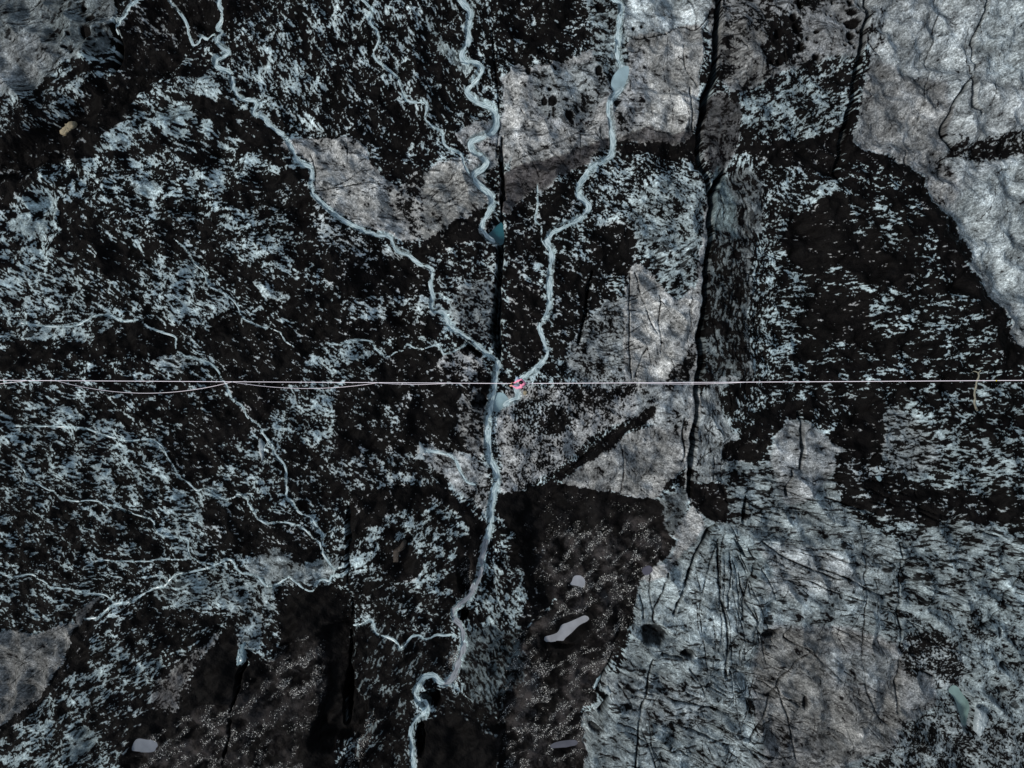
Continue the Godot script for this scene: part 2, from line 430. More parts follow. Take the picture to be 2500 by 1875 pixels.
	zone(at_quarter(1, [870, 60, 920, 40, 910, 120, 890, 150]), 0.6, 0.35, 0.4, 8)
	zone(at_quarter(1, [1085, 375, 1120, 352, 1180, 340, 1290, 330, 1290, 385, 1180, 400, 1090, 392]), 0.3, 0.3, 0.35, 10)
	zone(at_quarter(1, [1045, 535, 1075, 532, 1100, 570, 1135, 640, 1105, 652, 1070, 590]), 0.15, 0.25, 0.15, 8)
	zone(at_quarter(1, [940, 390, 1060, 395, 1090, 480, 1050, 520, 1000, 440]), 0.85, 0.33, 0.55, 12)

	# ---- lower right quarter
	zone(at_quarter(3, [-25, 30, 110, 10, 330, 20, 300, 80, 200, 130, 130, 200, 0, 270, -25, 240]), 0.6, 0.4, 0.55, 10)
	zone(at_quarter(3, [0, 55, 60, 40, 130, 60, 150, 110, 90, 130, 20, 110]), 0.4, 0.46, 0.3, 10)
	zone(at_quarter(3, [70, 70, 120, 60, 140, 110, 80, 115]), 0.1, 0.4, 0.5, 8)
	zone(at_quarter(3, [110, 0, 240, 10, 300, 0, 300, 30, 160, 50]), 0.3, 0.4, 0.5, 10)
	zone(at_quarter(3, [130, 250, 165, 212, 300, 120, 430, 100, 430, 190, 380, 250, 350, 288, 270, 272]), 0.9, 0.33, 0.62, 6)
	zone(at_quarter(3, [280, 200, 350, 210, 350, 270, 290, 270]), 0.97, 0.38, 0.7, 16)
	zone(at_quarter(3, [330, 0, 445, 0, 435, 110, 330, 100, 300, 60]), 0.74, 0.43, 0.4, 8)
	zone(at_quarter(3, [130, 216, 220, 140, 290, 95, 345, 55, 350, 75, 300, 110, 220, 175, 140, 222]), 0.03, 0.2, 0.6, 4)
	zone(at_quarter(3, [470, 20, 560, -10, 540, 200, 440, 240, 445, 130]), 0.82, 0.36, 0.35, 6)
	zone(at_quarter(3, [540, 0, 800, 0, 720, 60, 640, 70, 560, 120, 530, 90]), 0.3, 0.5, 0.12, 10)
	zone(at_quarter(3, [470, 350, 530, 200, 640, 190, 700, 90, 790, 140, 830, 190, 800, 240, 850, 330, 1000, 400, 1290, 430, 1290, 960, 170, 960, 190, 830, 250, 740, 300, 600, 320, 490, 400, 400]), 0.86, 0.36, 0.22, 8)
	zone(at_quarter(3, [530, 200, 640, 200, 640, 330, 560, 340, 500, 320]), 0.6, 0.36, 0.2, 10)
	zone(at_quarter(3, [640, 150, 700, 90, 790, 145, 820, 200, 700, 300, 650, 240]), 0.95, 0.4, 0.45, 8)
	zone(at_quarter(3, [320, 490, 420, 440, 540, 470, 600, 560, 520, 620, 330, 600]), 0.93, 0.5, 0.22, 24)
	zone(at_quarter(3, [620, 400, 800, 420, 850, 500, 640, 520]), 0.95, 0.48, 0.38, 24)
	zone(at_quarter(3, [830, 200, 920, 60, 1290, 20, 1290, 440, 1000, 400, 850, 330]), 0.42, 0.44, 0.12, 8)
	zone(at_quarter(3, [925, 70, 960, 60, 1040, 140, 1060, 200, 980, 230, 915, 190]), 0.62, 0.36, 0.3, 28)
	zone(at_quarter(3, [800, 245, 900, 225, 1100, 270, 1290, 290, 1290, 335, 1000, 345, 860, 305]), 0.14, 0.4, 0.3, 10)
	zone(at_quarter(3, [970, 30, 1290, 0, 1290, 130, 1100, 110]), 0.3, 0.45, 0.1, 12)
	zone(at_quarter(3, [960, 385, 1290, 430, 1290, 960, 950, 960]), 0.66, 0.36, 0.18, 10)
	zone(at_quarter(3, [960, 640, 1060, 620, 1120, 720, 1080, 760, 960, 700]), 0.38, 0.34, 0.3, 12)
	zone(at_quarter(3, [945, 730, 1040, 720, 1060, 780, 1000, 830, 940, 800]), 0.93, 0.3, 0.45, 8)
	zone(at_quarter(3, [1140, 460, 1290, 440, 1290, 700, 1180, 640]), 0.74, 0.4, 0.15, 16)
	zone(at_quarter(3, [880, 860, 1060, 820, 1290, 870, 1290, 960, 900, 960]), 0.5, 0.3, 0.25, 16)
	zone(at_quarter(3, [620, 620, 700, 600, 950, 650, 945, 860, 760, 950, 640, 910, 600, 780]), 0.95, 0.25, 0.7, 24)
	zone(at_quarter(3, [640, 830, 760, 880, 760, 960, 620, 960]), 0.8, 0.2, 0.6, 16)
	zone(at_quarter(3, [780, 660, 940, 660, 940, 740, 800, 740]), 0.95, 0.34, 0.4, 24)
	zone(at_quarter(3, [230, 720, 420, 740, 500, 820, 420, 860, 260, 800]), 0.78, 0.36, 0.3, 16)
	zone(at_quarter(3, [520, 150, 560, 140, 620, 140, 640, 90, 660, 70, 640, 130, 620, 175, 580, 195, 530, 188]), 0.02, 0.3, 0.6, 5)
	zone(at_quarter(3, [560, 130, 640, 55, 740, 40, 800, 30, 900, 40, 720, 75, 690, 85, 640, 130]), 0.06, 0.4, 0.3, 8)
	zone(at_quarter(3, [785, 130, 850, 75, 915, 50, 915, 180, 870, 185, 830, 172]), 0.03, 0.3, 0.6, 6)
	zone(at_quarter(3, [800, 170, 900, 190, 880, 260, 810, 250]), 0.25, 0.4, 0.3, 8)
	zone(at_quarter(3, [440, 0, 465, 0, 452, 110, 437, 250, 442, 300, 402, 380, 418, 392, 385, 440, 320, 475, 350, 490, 430, 420, 475, 345, 440, 290, 425, 250]), 1.0, 0.46, 0.62, 4)
	zone(at_quarter(3, [365, 290, 420, 260, 428, 330, 400, 375, 365, 350]), 0.8, 0.2, 0.3, 8)
	zone(at_quarter(3, [440, 262, 520, 248, 527, 340, 490, 335, 455, 312]), 0.03, 0.3, 0.5, 4)
	zone(at_quarter(3, [480, 350, 520, 340, 600, 400, 640, 470, 600, 480, 500, 420]), 0.85, 0.42, 0.15, 10)
	# the sediment mound with wet gravel
	zone(at_quarter(3, [-25, 280, 60, 257, 130, 252, 270, 277, 350, 292, 372, 300, 370, 340, 402, 390, 402, 412, 330, 482, 312, 540, 272, 640, 240, 700, 205, 790, 175, 830, 165, 960, -25, 960, -10, 700, 20, 630, 110, 540, 80, 430, 0, 360, -25, 330]), 0.0, 0.3, 0.6, 5)
	zone(at_quarter(3, [-25, 420, 0, 430, 40, 500, 30, 540, -25, 540]), 0.4, 0.45, 0.15, 8)
	zone(at_tile(2, 3, [0, 250, 120, 260, 220, 420, 180, 560, 0, 570]), 0.6, 0.24, 0.1, 10)
	zone(at_tile(2, 3, [0, 580, 200, 640, 300, 880, 200, 1040, 40, 1180, 0, 1200]), 0.5, 0.09, 0.2, 10)

	zone(at_zoom(1180, 1290, 0.4098, [190, 90, 370, 140, 445, 350, 425, 440, 240, 590, 120, 645, 225, 500, 270, 390, 170, 250]), 0.02, 0.3, 0.5, 6)

	# ---- lower left quarter
	zone(at_quarter(2, [0, 60, 300, 60, 420, 130, 440, 240, 300, 300, 0, 260]), 0.4, 0.46, 0.1, 24)
	zone(at_quarter(2, [0, 260, 300, 300, 400, 380, 380, 450, 200, 460, 0, 430]), 0.28, 0.42, 0.1, 24)
	zone(at_quarter(2, [0, 470, 200, 480, 260, 540, 190, 590, 100, 615, 0, 620]), 0.3, 0.4, 0.1, 16)
	zone(at_quarter(2, [100, 100, 330, 110, 400, 140, 300, 170, 120, 160]), 0.42, 0.5, 0.1, 16)
	zone(at_quarter(2, [420, 130, 540, 100, 620, 130, 560, 210, 480, 230, 430, 190]), 0.13, 0.45, 0.3, 12)
	zone(at_quarter(2, [250, 0, 560, 20, 600, 100, 420, 120, 260, 80]), 0.25, 0.5, 0.15, 16)
	zone(at_quarter(2, [480, 80, 640, 60, 640, 110, 520, 140]), 0.08, 0.4, 0.4, 10)
	zone(at_quarter(2, [440, 265, 560, 255, 560, 330, 500, 420, 430, 400]), 0.52, 0.48, 0.1, 12)
	zone(at_quarter(2, [560, 140, 680, 170, 700, 260, 600, 270, 540, 220]), 0.36, 0.48, 0.12, 16)
	zone(at_quarter(2, [510, 300, 620, 320, 780, 360, 780, 430, 620, 420, 530, 390]), 0.14, 0.42, 0.3, 12)
	zone(at_quarter(2, [740, 120, 860, 140, 860, 300, 760, 300, 700, 220]), 0.22, 0.45, 0.2, 16)
	zone(at_quarter(2, [680, 20, 860, 0, 870, 100, 760, 150, 670, 130]), 0.42, 0.52, 0.12, 12)
	zone(at_quarter(2, [560, 0, 690, 0, 680, 60, 640, 80]), 0.08, 0.4, 0.5, 8)
	zone(at_quarter(2, [860, 0, 1190, 0, 1190, 160, 1120, 170, 1030, 150, 960, 220, 860, 240, 840, 120]), 0.1, 0.45, 0.4, 12)
	zone(at_quarter(2, [880, 30, 980, 60, 1000, 110, 900, 110]), 0.24, 0.5, 0.2, 12)
	zone(at_quarter(2, [840, 190, 1040, 170, 1100, 230, 1040, 260, 880, 265]), 0.34, 0.45, 0.2, 10)
	zone(at_quarter(2, [1030, 150, 1120, 165, 1200, 200, 1210, 310, 1170, 290, 1120, 250, 1060, 200]), 0.66, 0.42, 0.45, 8)
	zone(at_quarter(2, [1150, 30, 1200, 20, 1195, 180, 1140, 130]), 0.55, 0.28, 0.6, 8)
	zone(at_quarter(2, [868, 290, 900, 268, 1000, 250, 1100, 260, 1170, 310, 1205, 360, 1195, 420, 1150, 340, 1060, 290, 960, 330, 900, 370, 870, 380]), 0.03, 0.4, 0.5, 5)
	zone(at_quarter(2, [900, 370, 960, 330, 1060, 285, 1150, 330, 1180, 430, 1120, 570, 960, 570, 880, 500, 880, 390]), 0.4, 0.5, 0.12, 10)
	zone(at_quarter(2, [960, 400, 1010, 390, 1050, 440, 1030, 480, 970, 470]), 0.04, 0.4, 0.5, 8)
	zone(at_quarter(2, [900, 480, 1100, 520, 1110, 600, 900, 580]), 0.24, 0.4, 0.2, 12)
	zone(at_quarter(2, [1150, 380, 1180, 370, 1190, 460, 1140, 520, 1120, 480]), 0.06, 0.4, 0.5, 8)
	zone(at_quarter(2, [620, 440, 700, 402, 760, 440, 850, 430, 800, 490, 700, 490, 640, 485]), 0.78, 0.33, 0.25, 8)
	zone(at_quarter(2, [560, 485, 700, 500, 690, 560, 640, 650, 595, 650, 560, 570]), 0.55, 0.42, 0.15, 8)
	zone(at_quarter(2, [380, 490, 560, 460, 560, 540, 440, 560]), 0.55, 0.4, 0.1, 10)
	zone(at_quarter(2, [300, 560, 440, 560, 540, 580, 520, 620, 400, 660, 310, 630]), 0.18, 0.42, 0.15, 12)
	zone(at_quarter(2, [700, 500, 800, 500, 860, 540, 860, 620, 700, 620]), 0.1, 0.42, 0.2, 12)
	zone(at_quarter(2, [230, 640, 380, 640, 400, 740, 380, 850, 300, 960, 0, 960, 0, 880, 150, 720]), 0.4, 0.4, 0.1, 12)
	zone(at_quarter(2, [185, 860, 240, 850, 220, 920, 180, 920]), 0.8, 0.36, 0.1, 10)
	zone(at_quarter(2, [260, 800, 380, 780, 370, 900, 280, 900]), 0.15, 0.35, 0.2, 16)
	zone(at_quarter(2, [380, 800, 470, 740, 560, 610, 600, 640, 600, 700, 690, 670, 700, 560, 800, 500, 862, 600, 862, 700, 800, 700, 800, 960, 330, 960]), 0.015, 0.3, 0.5, 10)
	zone(at_quarter(2, [385, 755, 430, 702, 500, 650, 535, 615, 522, 655, 465, 735, 445, 800, 400, 800]), 0.62, 0.14, 0.85, 20)
	zone(at_quarter(2, [0, 625, 100, 615, 195, 588, 165, 660, 110, 760, 0, 852]), 1.0, 0.24, 0.66, 4)
	zone(at_quarter(2, [195, 590, 240, 540, 230, 600, 215, 690, 150, 745, 0, 885, 0, 853, 110, 762, 166, 664]), 0.03, 0.3, 0.5, 4)
	zone(at_quarter(2, [197, 565, 245, 530, 215, 580, 200, 595]), 0.9, 0.14, 0.5, 4)
	zone(at_quarter(2, [800, 620, 872, 600, 872, 740, 905, 800, 880, 880, 770, 890, 800, 780]), 0.0, 0.3, 0.5, 5)
	zone(at_quarter(2, [880, 600, 1110, 630, 1110, 720, 1030, 770, 1020, 960, 880, 960, 912, 830, 880, 740]), 0.22, 0.22, 0.15, 10)
	zone(at_quarter(2, [1150, 620, 1290, 600, 1260, 780, 1205, 810, 1150, 740]), 0.55, 0.16, 0.12, 10)
	zone(at_quarter(2, [1195, 480, 1290, 450, 1290, 600, 1210, 590, 1180, 540]), 0.46, 0.42, 0.12, 8)
	zone(at_quarter(2, [1040, 845, 1160, 830, 1240, 890, 1210, 960, 1050, 960]), 0.0, 0.3, 0.5, 5)
	zone(at_quarter(2, [1090, 760, 1200, 800, 1240, 880, 1150, 830, 1090, 820]), 0.2, 0.16, 0.2, 8)

	# ---- gravel and relief
	mound(at_quarter(1, [820, 380, 980, 440, 1210, 800, 1100, 900, 860, 800, 760, 600]), 0.0, 1.1, 90)
	mound(at_quarter(2, [880, 290, 1150, 290, 1180, 520, 890, 540]), 0.0, 0.8, 60)
	mound(at_quarter(0, [300, 60, 560, 40, 300, 240, 60, 420, 0, 400, 200, 220]), 0.0, -1.3, 60)
	mound(at_quarter(0, [560, 560, 900, 600, 900, 800, 560, 760]), 0.0, 0.7, 90)
	mound(at_quarter(3, [40, 290, 330, 300, 380, 400, 280, 620, 160, 900, 20, 900, 60, 560]), 0.1, -0.9, 60)
	mound(at_quarter(3, [80, 405, 160, 370, 250, 365, 330, 335, 392, 400, 320, 490, 300, 560, 270, 640, 205, 780, 160, 960, -20, 960, 10, 650, 110, 560]), 0.75, -0.9, 16)
	mound(at_quarter(3, [60, 640, 110, 600, 200, 570, 215, 605, 170, 670, 100, 690]), 0.05, -1.25, 16)
	mound(at_quarter(3, [150, 385, 245, 375, 240, 430, 170, 440]), 1.0, -0.7, 16)
	mound(at_quarter(2, [330, 960, 480, 810, 560, 790, 620, 740, 720, 640, 800, 640, 795, 780, 740, 900, 720, 960]), 0.4, -0.6, 24)
	mound(at_quarter(2, [700, 720, 790, 660, 785, 780, 700, 780]), 0.9, -0.5, 16)
	mound(at_quarter(2, [380, 870, 560, 820, 600, 890, 480, 960, 380, 960]), 0.7, -0.5, 16)
	mound(at_quarter(2, [800, 620, 872, 600, 872, 740, 905, 800, 880, 880, 770, 890, 800, 780]), 0.0, -1.6, 24)
	mound(at_quarter(2, [905, 830, 930, 830, 880, 960, 850, 960]), 0.8, -1.0, 8)
	mound(at_quarter(2, [1105, 690, 1135, 660, 1135, 730, 1110, 770]), 0.9, -0.4, 8)
	mound(at_quarter(2, [1150, 430, 1165, 430, 1165, 500, 1145, 500]), 0.7, -0.2, 8)


# -------------------------------------------------------------------- streams, crevasses, cracks and pits
# each stream: path, half width in photograph pixels, depth of its bed, tone of its water (0 clear over ice, 1 grey silt), label
func streams() -> Array:
	var main := at_tile(0, 0, [1810, -60, 1810, 40, 1850, 120, 1785, 210, 1845, 290, 1830, 390, 1905, 445, 1800, 500, 1790, 550, 1850, 580, 1920, 620, 1930, 700, 1975, 800, 2030, 825])
	main += at_tile(1, 0, [80, 840, 95, 870, 70, 930, 90, 965, 160, 980, 210, 1050, 330, 1140, 370, 1200, 410, 1290, 450, 1350, 540, 1390, 560, 1450, 560, 1530])
	main += at_tile(1, 1, [575, 30, 590, 80, 660, 150, 780, 250, 900, 320, 1040, 385, 1180, 395, 1220, 440, 1250, 510, 1340, 540, 1420, 610, 1540, 680, 1545, 740, 1530, 800, 1550, 900, 1540, 980, 1570, 1020, 1640, 1030, 1670, 1090, 1700, 1160, 1780, 1200, 1850, 1250, 1930, 1310, 2010, 1380, 2085, 1420])
	var curl := at_tile(1, 0, [1740, -40, 1800, 40, 1860, 110, 1850, 190, 1835, 270, 1845, 330, 1820, 410, 1790, 470, 1820, 530, 1900, 560, 1950, 600, 1910, 670, 1840, 740, 1850, 790, 1950, 850, 2040, 890, 2070, 960, 2060, 1060, 2000, 1130, 1900, 1160, 1860, 1190, 1890, 1260, 1960, 1310, 1990, 1340, 1950, 1390, 1890, 1430, 1875, 1460, 1930, 1530, 2000, 1590])
	curl += at_tile(1, 1, [2025, 60, 2040, 120, 2020, 200, 1970, 290, 1955, 350, 1990, 410, 2060, 450])
	var east := at_tile(2, 0, [980, -60, 1020, 0, 1055, 40, 1062, 100, 1050, 200, 1045, 300, 1040, 400, 1050, 500, 1080, 560, 1110, 640, 1075, 730, 1010, 800, 970, 870, 970, 960, 990, 1040, 1005, 1130, 1010, 1200, 990, 1280, 900, 1340, 820, 1400, 760, 1480, 710, 1570])
	east += at_tile(2, 1, [712, 20, 725, 75, 800, 140, 790, 190, 720, 260, 600, 320, 500, 370, 460, 440, 490, 500, 500, 580, 490, 680, 480, 760, 480, 850, 480, 950, 470, 1020, 430, 1090, 400, 1150, 430, 1240, 450, 1310, 440, 1400, 380, 1480, 280, 1550])
	east += at_zoom(1060, 840, 0.1808, [1180, 470, 1110, 590, 1130, 660, 1130, 730, 1060, 770, 990, 800, 930, 840])
	var trunk := at_zoom(1060, 840, 0.1808, [872, 215, 850, 300, 820, 450, 795, 600, 770, 720, 745, 850, 722, 1000])
	trunk += at_tile(1, 2, [2005, 400, 1998, 560, 2010, 660, 2060, 760, 2078, 850, 2050, 960, 2025, 1080, 2025, 1200, 2010, 1280, 1985, 1350, 1972, 1395])
	var trunk2 := at_tile(1, 2, [1995, 1320, 1975, 1380, 1950, 1480])
	trunk2 += at_tile(1, 3, [1938, 20, 1900, 120, 1850, 220, 1760, 290, 1722, 350, 1740, 430, 1790, 480, 1810, 560, 1800, 680, 1760, 800, 1730, 890, 1680, 960, 1620, 970, 1590, 940])
	var trunk3 := at_tile(1, 3, [1640, 970, 1610, 962, 1580, 930, 1540, 895, 1470, 905, 1420, 970, 1412, 1060, 1450, 1110, 1490, 1160, 1480, 1210, 1420, 1250, 1380, 1320, 1378, 1400, 1390, 1500, 1400, 1600, 1405, 1760])
	var west := at_tile(0, 1, [170, 1110, 300, 1130, 450, 1140, 600, 1135, 720, 1100, 820, 1060, 930, 1055, 1040, 1100, 1180, 1100, 1230, 1150, 1330, 1190, 1440, 1230, 1460, 1310, 1530, 1380, 1640, 1410, 1740, 1460, 1810, 1540])
	west += at_tile(0, 2, [1835, 25, 1870, 60, 1920, 170, 2020, 250, 2060, 330, 2150, 390, 2190, 440])
	west += at_tile(1, 2, [150, 455, 200, 520, 250, 570, 260, 630, 320, 720, 345, 800, 345, 880, 350, 940, 345, 990, 420, 1040, 450, 1110, 540, 1160, 600, 1240, 650, 1300, 640, 1380, 640, 1460, 700, 1530, 750, 1560, 830, 1540, 872, 1515])
	var west2 := at_tile(0, 2, [100, 405, 400, 410, 680, 420, 800, 455, 900, 490, 1080, 525, 1240, 515, 1340, 570, 1390, 650, 1460, 740, 1500, 820, 1560, 880, 1620, 940, 1700, 920, 1750, 950, 1840, 1010, 1930, 1000, 1980, 965, 2050, 1000, 2060, 1050])
	west2 += at_tile(1, 2, [30, 1040, 90, 1090, 130, 1160, 190, 1200, 280, 1190, 420, 1210, 500, 1250, 580, 1320, 625, 1360, 635, 1420])
	var west3 := at_tile(0, 2, [200, 720, 280, 830, 380, 930, 480, 950, 600, 1020, 760, 1020, 880, 1040, 1000, 1080, 1120, 1140, 1260, 1180, 1320, 1260, 1340, 1300, 1540, 1340, 1570, 1420, 1620, 1480, 1780, 1540])
	var low := at_tile(0, 3, [720, 420, 830, 405, 890, 350, 960, 300, 1080, 280, 1190, 220, 1270, 175, 1370, 150, 1430, 90, 1500, 40])
	low += at_tile(0, 2, [1640, 1590, 1720, 1570, 1800, 1540, 1890, 1500, 1950, 1520, 2000, 1600])
	low += at_tile(1, 3, [90, 60, 130, 120, 180, 160, 280, 130, 330, 90, 390, 60, 440, 110, 490, 160, 560, 185, 600, 120, 640, 95, 700, 110, 720, 60, 770, 40, 830, 40, 868, 0])
	var out := []
	out.append([main, 4.7, 0.16, 0.1, "long pale meltwater stream winding down to the end of the open blue crevasse"])
	out.append([at_tile(0, 0, [1390, -60, 1400, 0, 1470, 90, 1500, 160, 1520, 260, 1550, 318, 1590, 300, 1620, 250, 1680, 280, 1750, 265, 1790, 330, 1825, 380]), 3.2, 0.14, 0.1, "short pale side stream hooking round a dark slope into a longer stream"])
	out.append([at_tile(0, 0, [1210, -60, 1190, 0, 1100, 80, 1020, 160, 970, 210, 960, 270]), 3.6, 0.12, 0.2, "short pale trickle running down beside the corner of a grey ice plate"])
	out.append([at_tile(1, 0, [930, -60, 950, 0, 1010, 55, 1055, 120, 1030, 190, 1060, 240, 1095, 290, 1105, 370, 1060, 450, 1080, 500, 1170, 580, 1250, 640, 1290, 740, 1340, 835, 1480, 865, 1500, 930, 1490, 990, 1540, 1060, 1620, 1100, 1640, 1190, 1700, 1240, 1780, 1280, 1810, 1370, 1850, 1440]), 2.4, 0.12, 0.15, "narrow meltwater stream crossing flecked black ice and joining a curling stream"])
	out.append([curl, 7.0, 0.2, 0.0, "broad pale stream curling in tight bends into the blue plunge pool"])
	out.append([east, 6.0, 0.18, 0.1, "pale winding meltwater stream that passes under the person on the line"])
	out.append([trunk, 7.2, 0.3, 0.1, "bright straight reach of the wide channel running on below the blue crevasse"])
	out.append([trunk2, 6.6, 0.28, 0.9, "grey silty reach of the wide channel bending past black hollows"])
	out.append([trunk3, 6.6, 0.26, 0.1, "pale hooked last reach of the wide channel looping round two black pits"])
	out.append([west, 2.1, 0.12, 0.1, "thin white stream passing under the drooping loops of the highline"])
	out.append([west2, 1.5, 0.1, 0.1, "thin kinked stream joining another thin stream above the zigzag trickle"])
	out.append([west3, 1.2, 0.09, 0.1, "hair-thin stream crossing dark flecked ice to the end of the zigzag trickle"])
	out.append([low, 2.1, 0.1, 0.15, "zigzag trickle ending at the top of a narrow straight crack"])
	out.append([at_tile(0, 3, [-100, 0, 0, 30, 60, 65, 150, 70, 260, 60, 380, 110, 480, 150, 620, 170, 740, 220, 850, 240, 950, 300]), 1.3, 0.09, 0.1, "thin trickle running past the tip of the smooth grey ice slab"])
	out.append([at_tile(0, 2, [860, 1510, 1030, 1520, 1200, 1520, 1350, 1500, 1500, 1500, 1610, 1484]), 1.0, 0.08, 0.1, "faint straight trickle meeting the hair-thin stream"])
	out.append([at_tile(1, 3, [880, 490, 960, 470, 1030, 432, 1070, 480, 1080, 540, 1180, 570, 1250, 600, 1290, 638, 1340, 600, 1380, 555, 1440, 550, 1500, 580, 1580, 560, 1650, 570, 1720, 560]), 2.4, 0.11, 0.15, "scalloped pale trickle linking the narrow crack with the wide channel"])
	out.append([at_tile(1, 1, [680, 1280, 780, 1290, 870, 1260, 960, 1250, 1040, 1270, 1060, 1320, 1140, 1380, 1180, 1390, 1240, 1350, 1300, 1340, 1330, 1290, 1400, 1320, 1470, 1330, 1560, 1300, 1610, 1310, 1640, 1370, 1720, 1350, 1830, 1290]), 1.4, 0.08, 0.1, "wavy braided trickle just above the highline beside the crevasse"])
	var thin := at_tile(0, 1, [1450, 420, 1560, 520, 1600, 620, 1680, 690, 1770, 820, 1870, 870, 1950, 950, 2000, 1040])
	thin += at_tile(1, 1, [10, 1085, 60, 1110, 150, 1150, 220, 1160, 300, 1200, 340, 1260, 420, 1310])
	out.append([thin, 1.1, 0.07, 0.1, "faint thread of water petering out on dark ice above the highline loops"])
	out.append([at_tile(1, 2, [1490, 610, 1600, 620, 1690, 640, 1740, 690, 1770, 760, 1830, 860, 1900, 890]), 3.0, 0.08, 0.2, "short pale rill spilling over light ice toward the wide channel"])
	out.append([at_tile(2, 1, [380, -30, 380, 150, 360, 260, 410, 330, 410, 420, 465, 510]), 1.2, 0.08, 0.2, "thin dim rill running beside the stream that passes under the person"])
	return out


func crevasses() -> Array:
	# path, half widths along it, depth, share of sediment at the bottom
	var right := at_tile(2, 0, [1880, -80, 1870, 0, 1860, 200, 1845, 400, 1840, 600, 1800, 720, 1755, 860, 1730, 1000, 1722, 1200, 1750, 1400, 1790, 1560])
	right += at_tile(2, 1, [1805, 60, 1810, 150, 1800, 350, 1790, 500, 1775, 700, 1758, 900, 1745, 1100, 1735, 1300, 1725, 1500])
	right += at_tile(2, 2, [1715, 20, 1690, 150, 1680, 300, 1660, 450, 1650, 600, 1635, 750, 1635, 850, 1620, 1000])
	return [
		[at_tile(1, 1, [2112, 60, 2115, 250, 2110, 450, 2105, 600, 2095, 750, 2085, 880, 2075, 1000, 2070, 1150, 2078, 1280, 2095, 1400]), [2, 3, 6, 8, 7, 9, 11, 14, 13, 3], 3.8, 0.2],
		[right, [7, 8, 9, 9, 8, 11, 12, 9, 7, 7, 8, 9, 8, 8, 8, 7, 8, 8, 9, 9, 9, 8, 7, 7, 8, 10, 6, 3], 3.8, 0.4],
		[at_tile(2, 0, [1945, 1385, 1880, 1480, 1815, 1600]), [2, 9, 9], 2.5, 0.3],
		[at_tile(3, 0, [875, -80, 870, 0, 860, 150, 845, 300, 820, 500, 790, 650, 765, 800, 730, 950, 700, 1080, 670, 1250, 635, 1400, 620, 1530]), [4, 4, 5, 7, 8, 8, 9, 8, 7, 6, 5, 2], 3.2, 0.5],
		[at_tile(1, 2, [850, 1080, 858, 1180, 866, 1300, 860, 1420, 878, 1560]), [3, 7, 7, 5, 2], 1.8, 0.2],
		[at_tile(1, 3, [850, 560, 845, 800, 832, 950, 820, 1060, 812, 1200, 806, 1340]), [2, 3, 6, 12, 12, 8], 2.5, 1.0],
		[at_tile(0, 3, [2030, 790, 1990, 880, 1955, 1040, 1900, 1190]), [6, 6, 4, 3], 1.8, 1.0],
		[at_tile(0, 3, [1885, 1290, 1865, 1450, 1825, 1630]), [3, 4, 3], 1.5, 1.0],
		[at_tile(3, 2, [350, 290, 345, 450, 342, 600, 335, 760]), [3, 5, 6, 3], 1.5, 0.2],
		[at_tile(3, 2, [250, 760, 238, 860, 228, 970]), [2, 4, 2], 1.0, 0.6],
		[at_tile(3, 0, [1875, -60, 1860, 0, 1820, 180, 1780, 300, 1770, 420, 1775, 570, 1755, 650]), [2, 3, 3, 4, 3, 3, 2], 1.2, 0.0],
		[at_tile(3, 0, [1755, 640, 1752, 740, 1765, 830, 1790, 900, 1825, 940]), [3, 6, 9, 10, 5], 1.0, 0.0],
		[at_tile(3, 0, [1745, 650, 1660, 770, 1600, 900, 1562, 1020, 1580, 1140, 1650, 1230]), [2, 3, 4, 6, 7, 3], 0.9, 0.2],
		[at_tile(2, 2, [1980, 1320, 2020, 1370, 2070, 1430, 2100, 1480]), [2, 6, 7, 3], 1.2, 0.1],
		[at_tile(2, 2, [2085, 980, 2075, 1100, 2060, 1190]), [3, 6, 3], 1.5, 0.3],
		[at_tile(2, 2, [1850, 1215, 1790, 1270, 1740, 1360, 1680, 1480, 1625, 1659]), [3, 6, 4, 4, 3], 1.3, 0.5],
		[at_tile(2, 1, [830, 690, 795, 850, 770, 1050, 735, 1180, 712, 1285]), [1.5, 3, 4, 5, 2], 1.2, 0.5],
		[at_tile(0, 0, [955, 170, 950, 300, 925, 420, 880, 560]), [2, 6, 9, 5], 1.4, 1.0],
		[at_tile(2, 0, [88, 1150, 80, 1300, 95, 1450, 100, 1659]), [2, 6, 7, 4], 1.0, 0.6],
		[at_tile(2, 3, [470, 655, 540, 690, 620, 690, 700, 660]), [3, 5, 5, 2], 0.6, 1.0],
		[at_tile(2, 3, [1010, 720, 980, 800, 920, 940, 880, 1050]), [3, 5, 5, 3], 0.9, 0.5],
		[at_tile(2, 3, [890, 1180, 930, 1120, 970, 1060]), [5, 7, 4], 0.9, 0.8],
		[at_tile(1, 1, [1840, 1290, 1880, 1330, 1930, 1370]), [4, 8, 3], 1.2, 0.6],
	]


